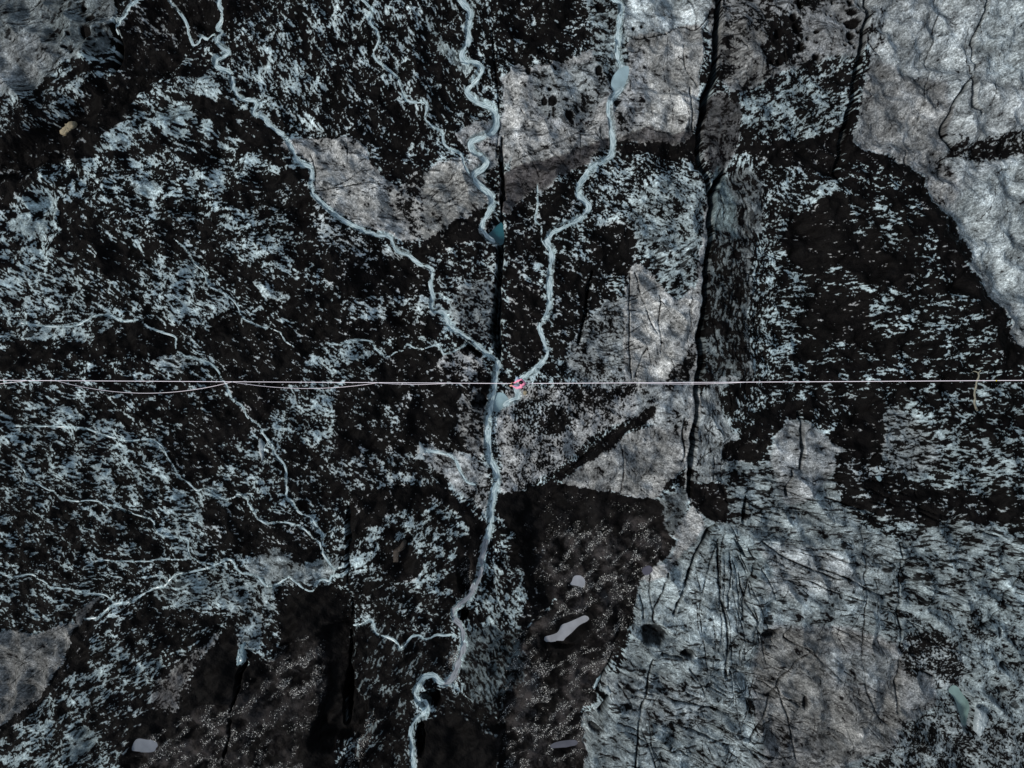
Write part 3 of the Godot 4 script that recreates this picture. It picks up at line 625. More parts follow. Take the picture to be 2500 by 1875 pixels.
func cracks() -> Array:
	# path, half width, depth
	return [
		[at_tile(3, 0, [1470, -40, 1450, 250, 1430, 450, 1410, 650, 1370, 800, 1320, 1000, 1300, 1100]), 1.5, 0.2],
		[at_tile(3, 0, [1680, 1100, 1695, 1200, 1715, 1320]), 1.5, 0.2],
		[at_tile(3, 0, [1210, 1250, 1190, 1320, 1190, 1385]), 2.0, 0.3],
		[at_tile(3, 0, [1530, 1330, 1480, 1470, 1460, 1659]), 2.2, 0.3],
		[at_tile(3, 0, [880, 370, 940, 420, 980, 480]), 2.5, 0.3],
		[at_tile(3, 3, [1160, -80, 1160, 300, 1165, 500, 1165, 700, 1178, 830, 1160, 950, 1130, 1180]), 2.8, 0.4],
		[at_tile(3, 2, [1300, 480, 1305, 700, 1315, 1000]), 1.4, 0.15],
		[at_tile(3, 2, [1160, 1370, 1162, 1659]), 2.6, 0.4],
		[at_tile(3, 3, [890, -80, 870, 300, 860, 500, 850, 750, 870, 1000, 950, 1180, 1060, 1290, 1200, 1340]), 1.7, 0.2],
		[at_tile(3, 3, [-60, 450, 0, 540, 60, 740]), 2.0, 0.3],
		[at_tile(3, 3, [270, 480, 230, 590, 410, 670, 320, 750, 200, 870, 130, 1000, 60, 1150, -20, 1280, -90, 1420]), 2.2, 0.3],
		[at_tile(3, 3, [150, 980, 240, 1250, 280, 1420, 320, 1590]), 2.0, 0.25],
		[at_tile(3, 3, [450, 700, 580, 830, 700, 950]), 1.5, 0.15],
		[at_tile(2, 3, [1650, 0, 1560, 230, 1510, 390]), 4.5, 0.6],
		[at_tile(2, 3, [1455, 40, 1400, 270, 1350, 350, 1340, 450]), 2.4, 0.3],
		[at_tile(2, 3, [1860, -200, 1860, 0, 1870, 200, 1910, 350, 1935, 600, 1935, 800, 1930, 900]), 3.2, 0.4],
		[at_tile(2, 3, [1965, -160, 1960, 0, 1945, 330]), 2.0, 0.3],
		[at_tile(2, 3, [2170, -60, 2140, 30, 2085, 240, 2060, 420]), 2.4, 0.3],
		[at_tile(2, 3, [2030, 40, 2085, 250, 2170, 430]), 2.0, 0.3],
		[at_tile(2, 3, [1325, 740, 1290, 930, 1250, 1100, 1220, 1250, 1190, 1500, 1180, 1720]), 2.8, 0.4],
		[at_tile(2, 3, [1980, 640, 1982, 860, 1980, 1100]), 1.5, 0.2],
		[at_tile(2, 3, [1480, 1070, 1700, 1130, 1900, 1190, 2050, 1195]), 2.6, 0.3],
		[at_tile(2, 3, [1480, 1270, 1700, 1370, 1900, 1450, 2100, 1480, 2300, 1530]), 2.6, 0.3],
		[at_tile(2, 3, [1230, 1320, 1300, 1480, 1360, 1659]), 1.8, 0.2],
		[at_tile(2, 3, [1040, 960, 1120, 1060, 1160, 1150]), 1.8, 0.2],
		[at_tile(2, 3, [1610, 800, 1700, 920, 1760, 1060, 1800, 1110]), 2.0, 0.2],
		[at_tile(2, 3, [1400, 700, 1520, 730, 1570, 740]), 3.5, 0.4],
		[at_tile(2, 3, [1690, 720, 1800, 740, 1870, 745]), 3.0, 0.3],
		[at_tile(2, 3, [1240, 260, 1255, 330, 1260, 430]), 2.0, 0.3],
		[at_tile(2, 3, [1320, 60, 1315, 240, 1340, 370]), 1.6, 0.2],
		[at_tile(3, 3, [480, 0, 700, 70, 900, 180, 1150, 290]), 2.4, 0.3],
		[at_tile(3, 3, [190, 40, 420, 110, 600, 190, 860, 260]), 2.0, 0.2],
		[at_tile(3, 3, [1180, 130, 1300, 120, 1480, 150]), 2.4, 0.3],
		[at_tile(3, 3, [1190, 820, 1300, 840, 1400, 880, 1460, 910]), 3.2, 0.3],
		[at_tile(3, 3, [2240, 30, 2140, 130, 2050, 240, 1960, 400, 1850, 460, 1750, 480]), 3.0, 0.3],
		[at_tile(3, 2, [0, 1340, 200, 1480, 380, 1560, 620, 1659]), 2.6, 0.3],
		[at_tile(3, 2, [560, 1000, 720, 1050, 880, 1110]), 3.0, 0.3],
		[at_tile(3, 2, [430, 860, 560, 850, 740, 870]), 2.0, 0.2],
		[at_tile(3, 2, [600, 1480, 720, 1520, 880, 1555]), 2.4, 0.2],
		[at_tile(3, 2, [1230, 1080, 1400, 1150, 1560, 1230]), 2.4, 0.2],
		[at_tile(2, 2, [1960, 500, 1850, 580, 1760, 640, 1700, 700]), 1.8, 0.2],
		[at_tile(2, 2, [1070, 560, 1080, 700, 1070, 960]), 1.8, 0.2],
		[at_tile(2, 2, [1850, 1480, 1856, 1600, 1862, 1659]), 2.2, 0.3],
		[at_tile(2, 2, [1580, 340, 1575, 500, 1585, 650, 1560, 700]), 2.4, 0.3],
		[at_tile(2, 2, [620, 790, 760, 660, 860, 580]), 3.0, 0.3],
		[at_tile(2, 1, [1140, 700, 1130, 1000, 1140, 1400, 1150, 1570]), 2.0, 0.3],
		[at_tile(2, 1, [1390, 880, 1385, 1050, 1392, 1250, 1402, 1350]), 1.6, 0.2],
		[at_tile(2, 1, [1180, 700, 1220, 850, 1270, 970, 1330, 1130, 1370, 1200]), 1.8, 0.2],
		[at_tile(2, 1, [1140, 890, 1230, 880, 1330, 830, 1440, 790]), 1.8, 0.2],
		[at_tile(2, 1, [1180, 1560, 1240, 1400, 1280, 1320]), 1.6, 0.2],
		[at_tile(2, 1, [900, 1060, 960, 1045, 1130, 1075]), 2.0, 0.2],
		[at_tile(2, 1, [1685, 700, 1660, 850, 1640, 1000, 1650, 1130, 1630, 1260]), 1.6, 0.15],
		[at_tile(2, 0, [1115, 315, 1200, 340, 1330, 325, 1450, 290, 1500, 245, 1560, 215, 1620, 220, 1690, 248, 1750, 200, 1800, 120]), 1.7, 0.25],
		[at_tile(2, 0, [1620, -40, 1650, 50, 1680, 140, 1690, 240]), 1.6, 0.2],
		[at_tile(2, 0, [1585, 370, 1580, 500, 1650, 630, 1700, 720]), 1.7, 0.2],
		[at_tile(2, 0, [1640, 720, 1645, 860, 1650, 1000, 1662, 1080]), 2.2, 0.2],
		[at_tile(2, 0, [1312, 860, 1320, 980]), 1.3, 0.1],
		[at_tile(2, 0, [5, 250, 30, 560, 55, 800, 60, 1000, 45, 1300]), 2.2, 0.3],
		[at_tile(2, 0, [180, 1340, 400, 1255, 600, 1170, 870, 1010]), 1.8, 0.2],
		[at_tile(2, 0, [1280, 1062, 1370, 1090, 1540, 1090, 1650, 1068]), 1.6, 0.2],
		[at_tile(1, 0, [850, 1190, 856, 1420]), 1.3, 0.12],
		[at_tile(1, 0, [600, 1600, 760, 1570, 900, 1540, 1110, 1520]), 1.8, 0.2],
		[at_tile(1, 0, [540, 1290, 580, 1400, 600, 1560]), 1.8, 0.2],
		[at_tile(1, 0, [750, 1560, 880, 1470, 980, 1390]), 1.4, 0.15],
		[at_tile(1, 1, [1600, 160, 1750, 60, 1850, -40]), 1.5, 0.2],
		[at_tile(0, 0, [0, 140, 150, 80, 390, 10]), 1.4, 0.2],
		[at_tile(0, 0, [0, 280, 120, 230, 320, 200, 420, 150]), 1.4, 0.15],
		[at_tile(0, 0, [0, 720, 120, 690, 260, 610, 420, 560]), 1.4, 0.15],
		[at_tile(0, 3, [0, 1180, 120, 1080, 300, 960]), 1.2, 0.1],
		[at_tile(1, 3, [876, 0, 870, 200, 876, 300, 866, 470]), 1.8, 0.3],
		[at_tile(1, 2, [1005, 945, 1080, 935, 1200, 900, 1350, 905]), 2.0, 0.2],
		[at_zoom(1060, 840, 0.1808, [975, 850, 975, 930, 972, 990]), 1.2, 0.2],
	]


func scattered_cracks() -> Array:
	# many fine cracks: region, direction, spread, count, length, half width
	var r := RandomNumberGenerator.new()
	r.seed = 321
	var out := []
	for z in [
		[at_quarter(3, [330, 480, 640, 360, 1000, 420, 960, 640, 620, 640, 340, 640]), 18.0, 7.0, 46, 90.0, 1.0],
		[at_quarter(3, [220, 720, 640, 650, 640, 950, 180, 950]), 24.0, 7.0, 60, 100.0, 1.2],
		[at_quarter(3, [640, 640, 950, 660, 950, 950, 640, 950]), 28.0, 14.0, 26, 90.0, 0.9],
		[at_quarter(3, [540, 200, 860, 220, 1240, 380, 1240, 560, 900, 480, 560, 380]), 12.0, 6.0, 70, 80.0, 1.3],
		[at_quarter(3, [960, 440, 1250, 440, 1250, 700, 980, 640]), 16.0, 10.0, 34, 70.0, 1.2],
		[at_quarter(3, [420, 400, 640, 400, 680, 940, 300, 940]), 93.0, 9.0, 34, 150.0, 0.9],
		[at_quarter(3, [640, 200, 960, 300, 960, 940, 640, 940]), 90.0, 8.0, 22, 140.0, 0.8],
		[at_quarter(3, [470, 20, 540, 10, 530, 220, 450, 230]), 90.0, 9.0, 24, 60.0, 1.0],
		[at_quarter(3, [140, 250, 300, 120, 430, 110, 370, 270]), 70.0, 50.0, 12, 50.0, 0.8],
		[at_quarter(1, [500, 430, 620, 480, 620, 940, 490, 940]), 88.0, 10.0, 44, 80.0, 1.1],
		[at_quarter(1, [500, 620, 640, 620, 640, 940, 490, 940]), 2.0, 8.0, 30, 50.0, 1.2],
		[at_quarter(1, [290, 110, 460, 90, 450, 320, 280, 330]), 75.0, 25.0, 10, 70.0, 0.7],
		[at_quarter(1, [0, 190, 240, 140, 240, 330, 0, 440]), 62.0, 30.0, 22, 60.0, 0.9],
		[at_quarter(1, [300, 690, 460, 730, 450, 930, 300, 930]), 80.0, 25.0, 12, 70.0, 0.8],
		[at_quarter(1, [190, 780, 300, 740, 290, 940, 190, 940]), -12.0, 12.0, 22, 50.0, 1.2],
		[at_quarter(1, [880, 20, 1250, 20, 1250, 780, 1050, 500, 880, 340]), 94.0, 20.0, 14, 90.0, 0.7],
		[at_quarter(1, [520, 10, 850, 10, 840, 150, 560, 230]), 80.0, 35.0, 26, 50.0, 1.0],
		[at_quarter(0, [0, 0, 270, 0, 260, 150, 0, 240]), -27.0, 8.0, 26, 70.0, 0.9],
		[at_quarter(0, [710, 370, 890, 360, 1010, 490, 1010, 590, 790, 470]), -12.0, 40.0, 22, 50.0, 0.8],
		[at_quarter(0, [1040, 440, 1200, 420, 1200, 520, 1060, 590]), -32.0, 25.0, 14, 50.0, 0.9],
		[at_quarter(2, [0, 630, 190, 595, 100, 760, 0, 840]), -38.0, 8.0, 16, 60.0, 0.7],
	]:
		var poly: PackedVector2Array = z[0]
		var lo := poly[0]
		var hi := poly[0]
		for p in poly:
			lo = lo.min(p)
			hi = hi.max(p)
		var made := 0
		for attempt in z[3] * 6:
			var p := Vector2(r.randf_range(lo.x, hi.x), r.randf_range(lo.y, hi.y))
			var a := deg_to_rad(z[1] + r.randfn(0.0, z[2] * 0.5))
			var long: float = z[4] * r.randf_range(0.35, 1.5)
			var wide: float = z[5] * r.randf_range(0.6, 1.5)
			if made >= z[3] or not Geometry2D.is_point_in_polygon(p, poly):
				continue
			made += 1
			var path := PackedVector2Array()
			var steps := maxi(2, int(long / 18.0))
			for i in steps + 1:
				path.append(p)
				a += r.randfn(0.0, 0.12)
				p += Vector2(cos(a), sin(a)) * long / steps
			out.append([path, wide, 0.12 * wide])
	# the fan of cracks below the end of the right-hand crevasse
	for k in 8:
		var a := deg_to_rad(lerpf(116.0, 54.0, k / 7.0) + r.randfn(0.0, 3.0))
		var p := Vector2(1772, 1268) + Vector2(cos(a), sin(a)) * r.randf_range(15.0, 110.0)
		var path := PackedVector2Array()
		var steps := r.randi_range(6, 15)
		for i in steps:
			path.append(p)
			a = lerp_angle(a, PI * 0.5, 0.06) + r.randfn(0.0, 0.06)
			p += Vector2(cos(a), sin(a)) * 22.0
		out.append([path, r.randf_range(0.8, 1.9), 0.25])
	return out


func pits() -> Array:
	# centre and half axes in photograph pixels, depth, share of sediment inside
	var p := []
	for a in [[735, 45, 30, 26], [750, 135, 40, 30], [745, 225, 64, 50], [735, 320, 40, 34], [740, 380, 24, 22], [600, 42, 12, 12], [548, 140, 11, 11], [462, 292, 20, 16], [400, 330, 15, 17], [470, 475, 36, 28], [168, 516, 26, 24], [112, 526, 24, 22], [350, 378, 26, 30], [280, 160, 34, 40], [330, 60, 30, 34], [305, 250, 44, 40], [160, 290, 40, 34], [800, 290, 12, 14], [690, 405, 18, 14], [770, 420, 14, 12], [590, 150, 9, 9], [640, 480, 20, 12], [820, 60, 10, 16], [826, 150, 9, 14]]:
		p.append([at_tile(3, 0, [a[0], a[1]])[0], Vector2(a[2], a[3]) * 0.295, 0.45, 1.0])
	for a in [[1340, 555, 120, 84, 0.7], [1610, 690, 50, 42, 0.9], [800, 1350, 0, 0, 0], [860, 1340, 60, 40, 0.5]]:
		if a[2] > 0:
			p.append([at_tile(2, 3, [a[0], a[1]])[0], Vector2(a[2], a[3]) * 0.295, a[4], 0.86])
	for a in [[90, 540, 80, 40, 0.6], [375, 1100, 24, 60, 0.6], [2105, 1130, 28, 28, 0.2], [2010, 1020, 30, 26, 0.3], [1280, 690, 40, 40, 0.3], [2000, 790, 36, 30, 0.3], [1960, 520, 24, 40, 0.3], [2090, 600, 20, 24, 0.3]]:
		p.append([at_tile(3, 3, [a[0], a[1]])[0], Vector2(a[2], a[3]) * 0.295, a[4], 0.86])
	for a in [[1525, 1085, 82, 90, 1.1], [1450, 1400, 36, 130, 1.2], [1805, 365, 44, 56, 0.9]]:
		p.append([at_tile(1, 3, [a[0], a[1]])[0], Vector2(a[2], a[3]) * 0.295, a[4], 0.86])
	for a in [[1935, 200, 62, 74, 0.9], [1460, 440, 0, 0, 0]]:
		if a[2] > 0:
			p.append([at_tile(1, 2, [a[0], a[1]])[0], Vector2(a[2], a[3]) * 0.295, a[4], 0.86])
	for a in [[435, 850, 26, 34], [500, 850, 40, 46], [475, 750, 22, 22], [480, 530, 18, 22], [520, 575, 14, 16], [300, 600, 26, 40], [640, 960, 40, 40], [1160, 270, 14, 18], [1225, 260, 12, 12], [880, 600, 30, 44], [900, 70, 40, 60]]:
		p.append([at_tile(2, 0, [a[0], a[1]])[0], Vector2(a[2], a[3]) * 0.295, 0.25, 1.0])
	for a in [[20, 495, 16, 14], [690, 320, 16, 16], [705, 220, 10, 10], [510, 570, 10, 10], [1950, 1010, 40, 20]]:
		p.append([at_tile(2, 2, [a[0], a[1]])[0], Vector2(a[2], a[3]) * 0.295, 0.25, 1.0])
	for a in [[700, 80, 30, 30], [760, 170, 60, 40], [740, 290, 60, 60], [600, 310, 22, 20], [620, 445, 24, 18], [540, 320, 30, 16], [560, 410, 30, 14]]:
		p.append([at_tile(0, 0, [a[0], a[1]])[0], Vector2(a[2], a[3]) * 0.27, 0.3, 1.0])
	return p


func cut(path: PackedVector2Array, widths: Array, reach: float, kind: int, depth: float, share: float) -> void:
	# kind 0 stream, 1 crevasse, 2 crack
	var px := DX / TW
	var n := path.size()
	for s in n - 1:
		var a := path[s]
		var b := path[s + 1]
		var wa: float = widths[0] if widths.size() == 1 else lerpf(widths[0], widths[-1], 0.0)
		var wb := wa
		if widths.size() > 1:
			var ta := float(s) / (n - 1) * (widths.size() - 1)
			var ia := mini(int(ta), widths.size() - 2)
			wa = lerpf(widths[ia], widths[ia + 1], ta - ia)
			wb = wa
		var far := wa * reach + 8.0
		var i0 := maxi(0, int((minf(a.x, b.x) - far - OX) / px))
		var i1 := mini(TW - 1, int((maxf(a.x, b.x) + far - OX) / px))
		var j0 := maxi(0, int((minf(a.y, b.y) - far - OY) / px))
		var j1 := mini(TH - 1, int((maxf(a.y, b.y) + far - OY) / px))
		var d := b - a
		var dd := maxf(d.length_squared(), 1e-6)
		for j in range(j0, j1 + 1):
			var v := OY + (j + 0.5) * px
			for i in range(i0, i1 + 1):
				var u := OX + (i + 0.5) * px
				var t := clampf(((u - a.x) * d.x + (v - a.y) * d.y) / dd, 0.0, 1.0)
				var ex := u - a.x - d.x * t
				var ey := v - a.y - d.y * t
				var e := sqrt(ex * ex + ey * ey)
				if e > far:
					continue
				var k := j * TW + i
				var w := wa + (wb - wa) * t
				if kind == 0:
					e += n_fine.get_noise_2d(u, v) * 1.6
					var c := depth * (1.0 - smoothstep(w * 0.75, w * 1.25, e))
					if c > carve[k]: carve[k] = c
					var q := 1.0 - smoothstep(w * 0.9, w * reach + 2.5, e)
					if q > washed[k]: washed[k] = q
				elif kind == 1:
					e += n_warp.get_noise_2d(u * 2.5, v * 1.6) * 3.0
					var c1 := depth * (1.0 - smoothstep(w * 0.15, w * 1.1, e))
					if c1 > carve[k]: carve[k] = c1
					var f := share * (1.0 - smoothstep(w * 0.4, w * 0.9, e))
					if f > filled[k]: filled[k] = f
				else:
					e += n_fine.get_noise_2d(u, v) * 1.4
					var ragged := 0.75 + 0.7 * n_crack.get_noise_2d(u, v)
					var c2 := depth * (1.0 - smoothstep(w * 0.3, w * 1.2, e)) * clampf(ragged + 0.2, 0.1, 1.0)
					if c2 > carve[k]: carve[k] = c2
					var f2 := (1.0 - smoothstep(w * 0.5, w * 1.1, e)) * clampf(ragged, 0.0, 1.0)
					if f2 > filled[k]: filled[k] = f2


func cut_lines() -> void:
	carve.resize(TW * TH)
	washed.resize(TW * TH)
	filled.resize(TW * TH)
	for s in streams():
		cut(smooth_path(s[0], 5.0), [s[1]], 1.5, 0, s[2], 0.0)
	for c in crevasses():
		cut(smooth_path(c[0], 5.0), c[1], 1.1, 1, c[2], c[3])
	for c in cracks() + scattered_cracks():
		cut(smooth_path(c[0], 6.0), [c[1]], 1.2, 2, c[2], 1.0)
	var px := DX / TW
	for p in pits():
		var o: Vector2 = p[0]
		var ax: Vector2 = p[1]
		var r := maxf(ax.x, ax.y) * 1.4
		for j in range(maxi(0, int((o.y - r - OY) / px)), mini(TH - 1, int((o.y + r - OY) / px)) + 1):
			for i in range(maxi(0, int((o.x - r - OX) / px)), mini(TW - 1, int((o.x + r - OX) / px)) + 1):
				var u := OX + (i + 0.5) * px
				var v := OY + (j + 0.5) * px
				var e := Vector2((u - o.x) / ax.x, (v - o.y) / ax.y).length() + n_coarse.get_noise_2d(u, v) * 0.3
				var k := j * TW + i
				var c: float = p[2] * (1.0 - smoothstep(0.7, 1.08, e))
				if c > carve[k]: carve[k] = c
				var f: float = p[3] * (1.0 - smoothstep(0.85, 1.0, e))
				if f > filled[k]: filled[k] = f


# -------------------------------------------------------------------- the ice sheet
func bake() -> void:
	var full: Array[Image] = [cover.duplicate(), grain.duplicate(), shape.duplicate()]
	for im in full:
		im.convert(Image.FORMAT_RGB8)
		im.resize(TW, TH, Image.INTERPOLATE_BILINEAR)
	p_cover = full[0].get_data()
	p_grain = full[1].get_data()
	p_shape = full[2].get_data()
	var chunks := 32
	out_color.resize(chunks)
	out_height.resize(chunks)
	out_bump.resize(chunks)
	var task := WorkerThreadPool.add_group_task(bake_rows, chunks, -1, true)
	WorkerThreadPool.wait_for_group_task_completion(task)
	height = PackedFloat32Array()
	for c in out_height:
		height.append_array(c)


func bake_rows(chunk: int) -> void:
	var rows := TH / 32
	var px := DX / TW
	var colors := PackedByteArray()
	colors.resize(rows * TW * 3)
	var heights := PackedFloat32Array()
	heights.resize(rows * TW)
	var bumps := PackedByteArray()
	bumps.resize(rows * TW)
	var cs := PackedFloat32Array()
	var sn := PackedFloat32Array()
	for b in 7:
		cs.append(cos(deg_to_rad(b * 30.0)))
		sn.append(sin(deg_to_rad(b * 30.0)))
	var o := 0
	for j in range(chunk * rows, (chunk + 1) * rows):
		var v := OY + (j + 0.5) * px
		for i in TW:
			var u := OX + (i + 0.5) * px
			var k := j * TW + i
			# borders between ice and sediment wander
			var bx := n_warp.get_noise_2d(u * 1.3 + 90.0, v * 1.3) * 9.0 + n_tiny.get_noise_2d(u * 0.35, v * 0.35) * 2.5
			var by := n_warp.get_noise_2d(u * 1.3, v * 1.3 + 400.0) * 9.0 + n_tiny.get_noise_2d(v * 0.35, u * 0.35 + 50.0) * 2.5
			var k3 := (clampi(j + int(by / px), 0, TH - 1) * TW + clampi(i + int(bx / px), 0, TW - 1)) * 3
			# the flecks: noise stretched along the local direction
			var gx := p_grain[k3] / 127.5 - 1.0
			var gy := p_grain[k3 + 1] / 127.5 - 1.0
			var fine := p_grain[k3 + 2] / 255.0 * (1.0 - 0.55 * smoothstep(0.5, 0.8, p_cover[k3] / 255.0))
			var pull := minf(1.0, sqrt(gx * gx + gy * gy))
			var turn := atan2(gy, gx) * 0.5
			if turn < 0.0:
				turn += PI
			var bin := turn / (PI / 6.0)
			var lo := int(bin)
			var mixed := bin - lo
			mixed = mixed * mixed * (3.0 - 2.0 * mixed)
			var wx := n_warp.get_noise_2d(u, v) * 6.0
			var wy := n_warp.get_noise_2d(u + 700.0, v - 300.0) * 6.0
			var x := u + wx
			var y := v + wy
			var coarse := 0.0
			var small := 0.0
			var power := 0.0
			for s in 3:
				var w := 1.0 - pull
				var ax := x
				var ay := y
				if s < 2:
					w = pull * (1.0 - mixed if s == 0 else mixed)
					if w > 0.04:
						var b := lo + s
						ax = (x * cs[b] + y * sn[b]) * 0.38 + b * 61.0
						ay = -x * sn[b] + y * cs[b]
				if w > 0.04:
					coarse += w * n_coarse.get_noise_2d(ax, ay)
					small += w * n_fine.get_noise_2d(ax * 1.25, ay)
					power += w * w
			var unit := 1.0 / sqrt(maxf(power, 0.01))
			var grit := n_grain.get_noise_2d(u, v)
			var tiny := n_tiny.get_noise_2d(x, y)
			var fleck := (coarse * (1.0 - 0.65 * fine) + small * (0.4 + 0.5 * fine)) * unit * 1.8 + tiny * (0.1 + 0.12 * fine)
			var patchy := n_mottle.get_noise_2d(u, v)
			var share := p_cover[k3] / 255.0
			if share > 0.08:
				share = clampf(share + patchy * (0.22 if share < 0.7 else 0.3), 0.03, 1.0)
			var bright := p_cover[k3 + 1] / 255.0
			var tint := p_cover[k3 + 2] / 255.0
			var wash := washed[k]
			var fill := filled[k]
			var cutting := carve[k]
			if wash > 0.0:
				share = maxf(share, minf(1.0, share + wash * 0.5))
				tint *= 1.0 - 0.7 * wash
				bright = lerpf(bright, 0.5, wash * 0.6)
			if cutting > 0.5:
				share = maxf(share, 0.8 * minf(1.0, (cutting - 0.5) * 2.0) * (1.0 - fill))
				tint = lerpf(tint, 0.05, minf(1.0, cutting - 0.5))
			var limit := (0.5 - share) * 1.75 - patchy * 0.35 * (1.0 - absf(share * 2.0 - 1.0)) - share * share * 0.35
			var ice := smoothstep(-0.04, 0.08, fleck + grit * 0.12 - limit)
			if share < 0.012:
				ice = 0.0
			# hairline cracks and short black dashes along the grain of the ice
			if share > 0.55 and share < 0.985 and fill < 1.0:
				var along := (x * cs[lo] + y * sn[lo]) * 0.3
				var over := -x * sn[lo] + y * cs[lo]
				var dash := n_dash.get_noise_2d(along, over)
				var torn := smoothstep(0.3, 0.46, dash + patchy * 0.35 + (0.85 - share) * 0.5) * clampf(pull * 1.6 - 0.3, 0.0, 1.0)
				var hair := n_hair.get_noise_2d(x, y)
				var line := (1.0 - smoothstep(0.008, 0.03, absf(hair))) * smoothstep(-0.1, 0.25, n_warp.get_noise_2d(y * 2.0, x * 2.0))
				fill = maxf(fill, maxf(torn * 0.95, line * 0.85))
				cutting = maxf(cutting, 0.05 * maxf(torn, line))
			ice *= 1.0 - fill
			# sediment: near-black ash, brown or grey in places
			var clod := 0.5 + 0.5 * grit
			var ash := 0.0014 + 0.0032 * clod * (1.0 + 1.5 * patchy) + 0.0018 * (small + 0.5)
			var gravel := p_shape[k3] / 255.0
			ash += gravel * smoothstep(-0.15, 0.45, patchy * 0.8 + coarse * 0.5 + tiny * 0.25) * (0.042 + 0.02 * grit)
			var warm := 0.5 + 0.5 * n_mottle.get_noise_2d(v * 1.7, u * 1.7)
			var r := ash * (1.02 + 0.14 * warm)
			var g := ash * (0.96 + 0.02 * warm)
			var bl := ash * (0.98 - 0.06 * warm)
			if ice > 0.0:
				# ice: granular, dulled by dust films
				var solid := clampf((fleck - limit) * 0.8, 0.0, 1.0)
				var clean := share * share
				var streak := 0.95 * patchy + (0.55 * small + 0.35 * coarse) * unit + 0.5 * grit + 0.5 * tiny
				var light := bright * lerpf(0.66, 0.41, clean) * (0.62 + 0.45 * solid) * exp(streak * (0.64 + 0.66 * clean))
				light = maxf(light, 0.012)
				var ir := 0.0
				var ig := 0.0
				var ib := 0.0
				if tint < 0.5:
					var q := tint * 2.0
					ir = lerpf(0.76, 0.97, q)
					ig = lerpf(0.98, 1.0, q)
					ib = lerpf(1.03, 1.02, q)
				else:
					var q2 := tint * 2.0 - 1.0
					var dim := clampf(1.0 - bright * 4.0, 0.0, 1.0)
					ir = lerpf(0.97, 1.03, q2)
					ig = lerpf(1.0, 1.0 - 0.07 * dim, q2)
					ib = lerpf(1.02, 0.9 + 0.12 * dim, q2)
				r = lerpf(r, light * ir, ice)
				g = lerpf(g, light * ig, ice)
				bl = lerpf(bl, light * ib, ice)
			var o3 := o * 3
			colors[o3] = srgb_table[clampi(int(r * 4096.0), 0, 4096)]
			colors[o3 + 1] = srgb_table[clampi(int(g * 4096.0), 0, 4096)]
			colors[o3 + 2] = srgb_table[clampi(int(bl * 4096.0), 0, 4096)]
			var h := (p_shape[k3 + 1] / 255.0 - 0.5) * 8.0 + n_hill.get_noise_2d(u, v) * 0.9
			var crust := (1.0 - ice) * (0.045 + 0.03 * coarse) + 0.02 * grit * (1.0 - ice * 0.6)
			var fold := n_warp.get_noise_2d((u * 0.77 - v * 0.64) * 0.45, (u * 0.64 + v * 0.77) * 1.5)
			var swell := n_fold.get_noise_2d(u, v)
			var sculpt := (0.5 - absf(swell)) * 1.5 + (0.4 - absf(n_fold.get_noise_2d(v * 2.2 + 900.0, u * 1.2))) * 0.5
			heights[o] = h + fold * 0.3 * (1.0 - 0.7 * share) + sculpt * (0.35 + 0.4 * share) + crust + patchy * 0.13 + coarse * 0.035 - cutting
			bumps[o] = clampi(int(128.0 + (crust - 0.03 + grit * 0.012 + small * 0.03) * 1300.0), 0, 255)
			o += 1
	out_color[chunk] = colors
	out_height[chunk] = heights
	out_bump[chunk] = bumps


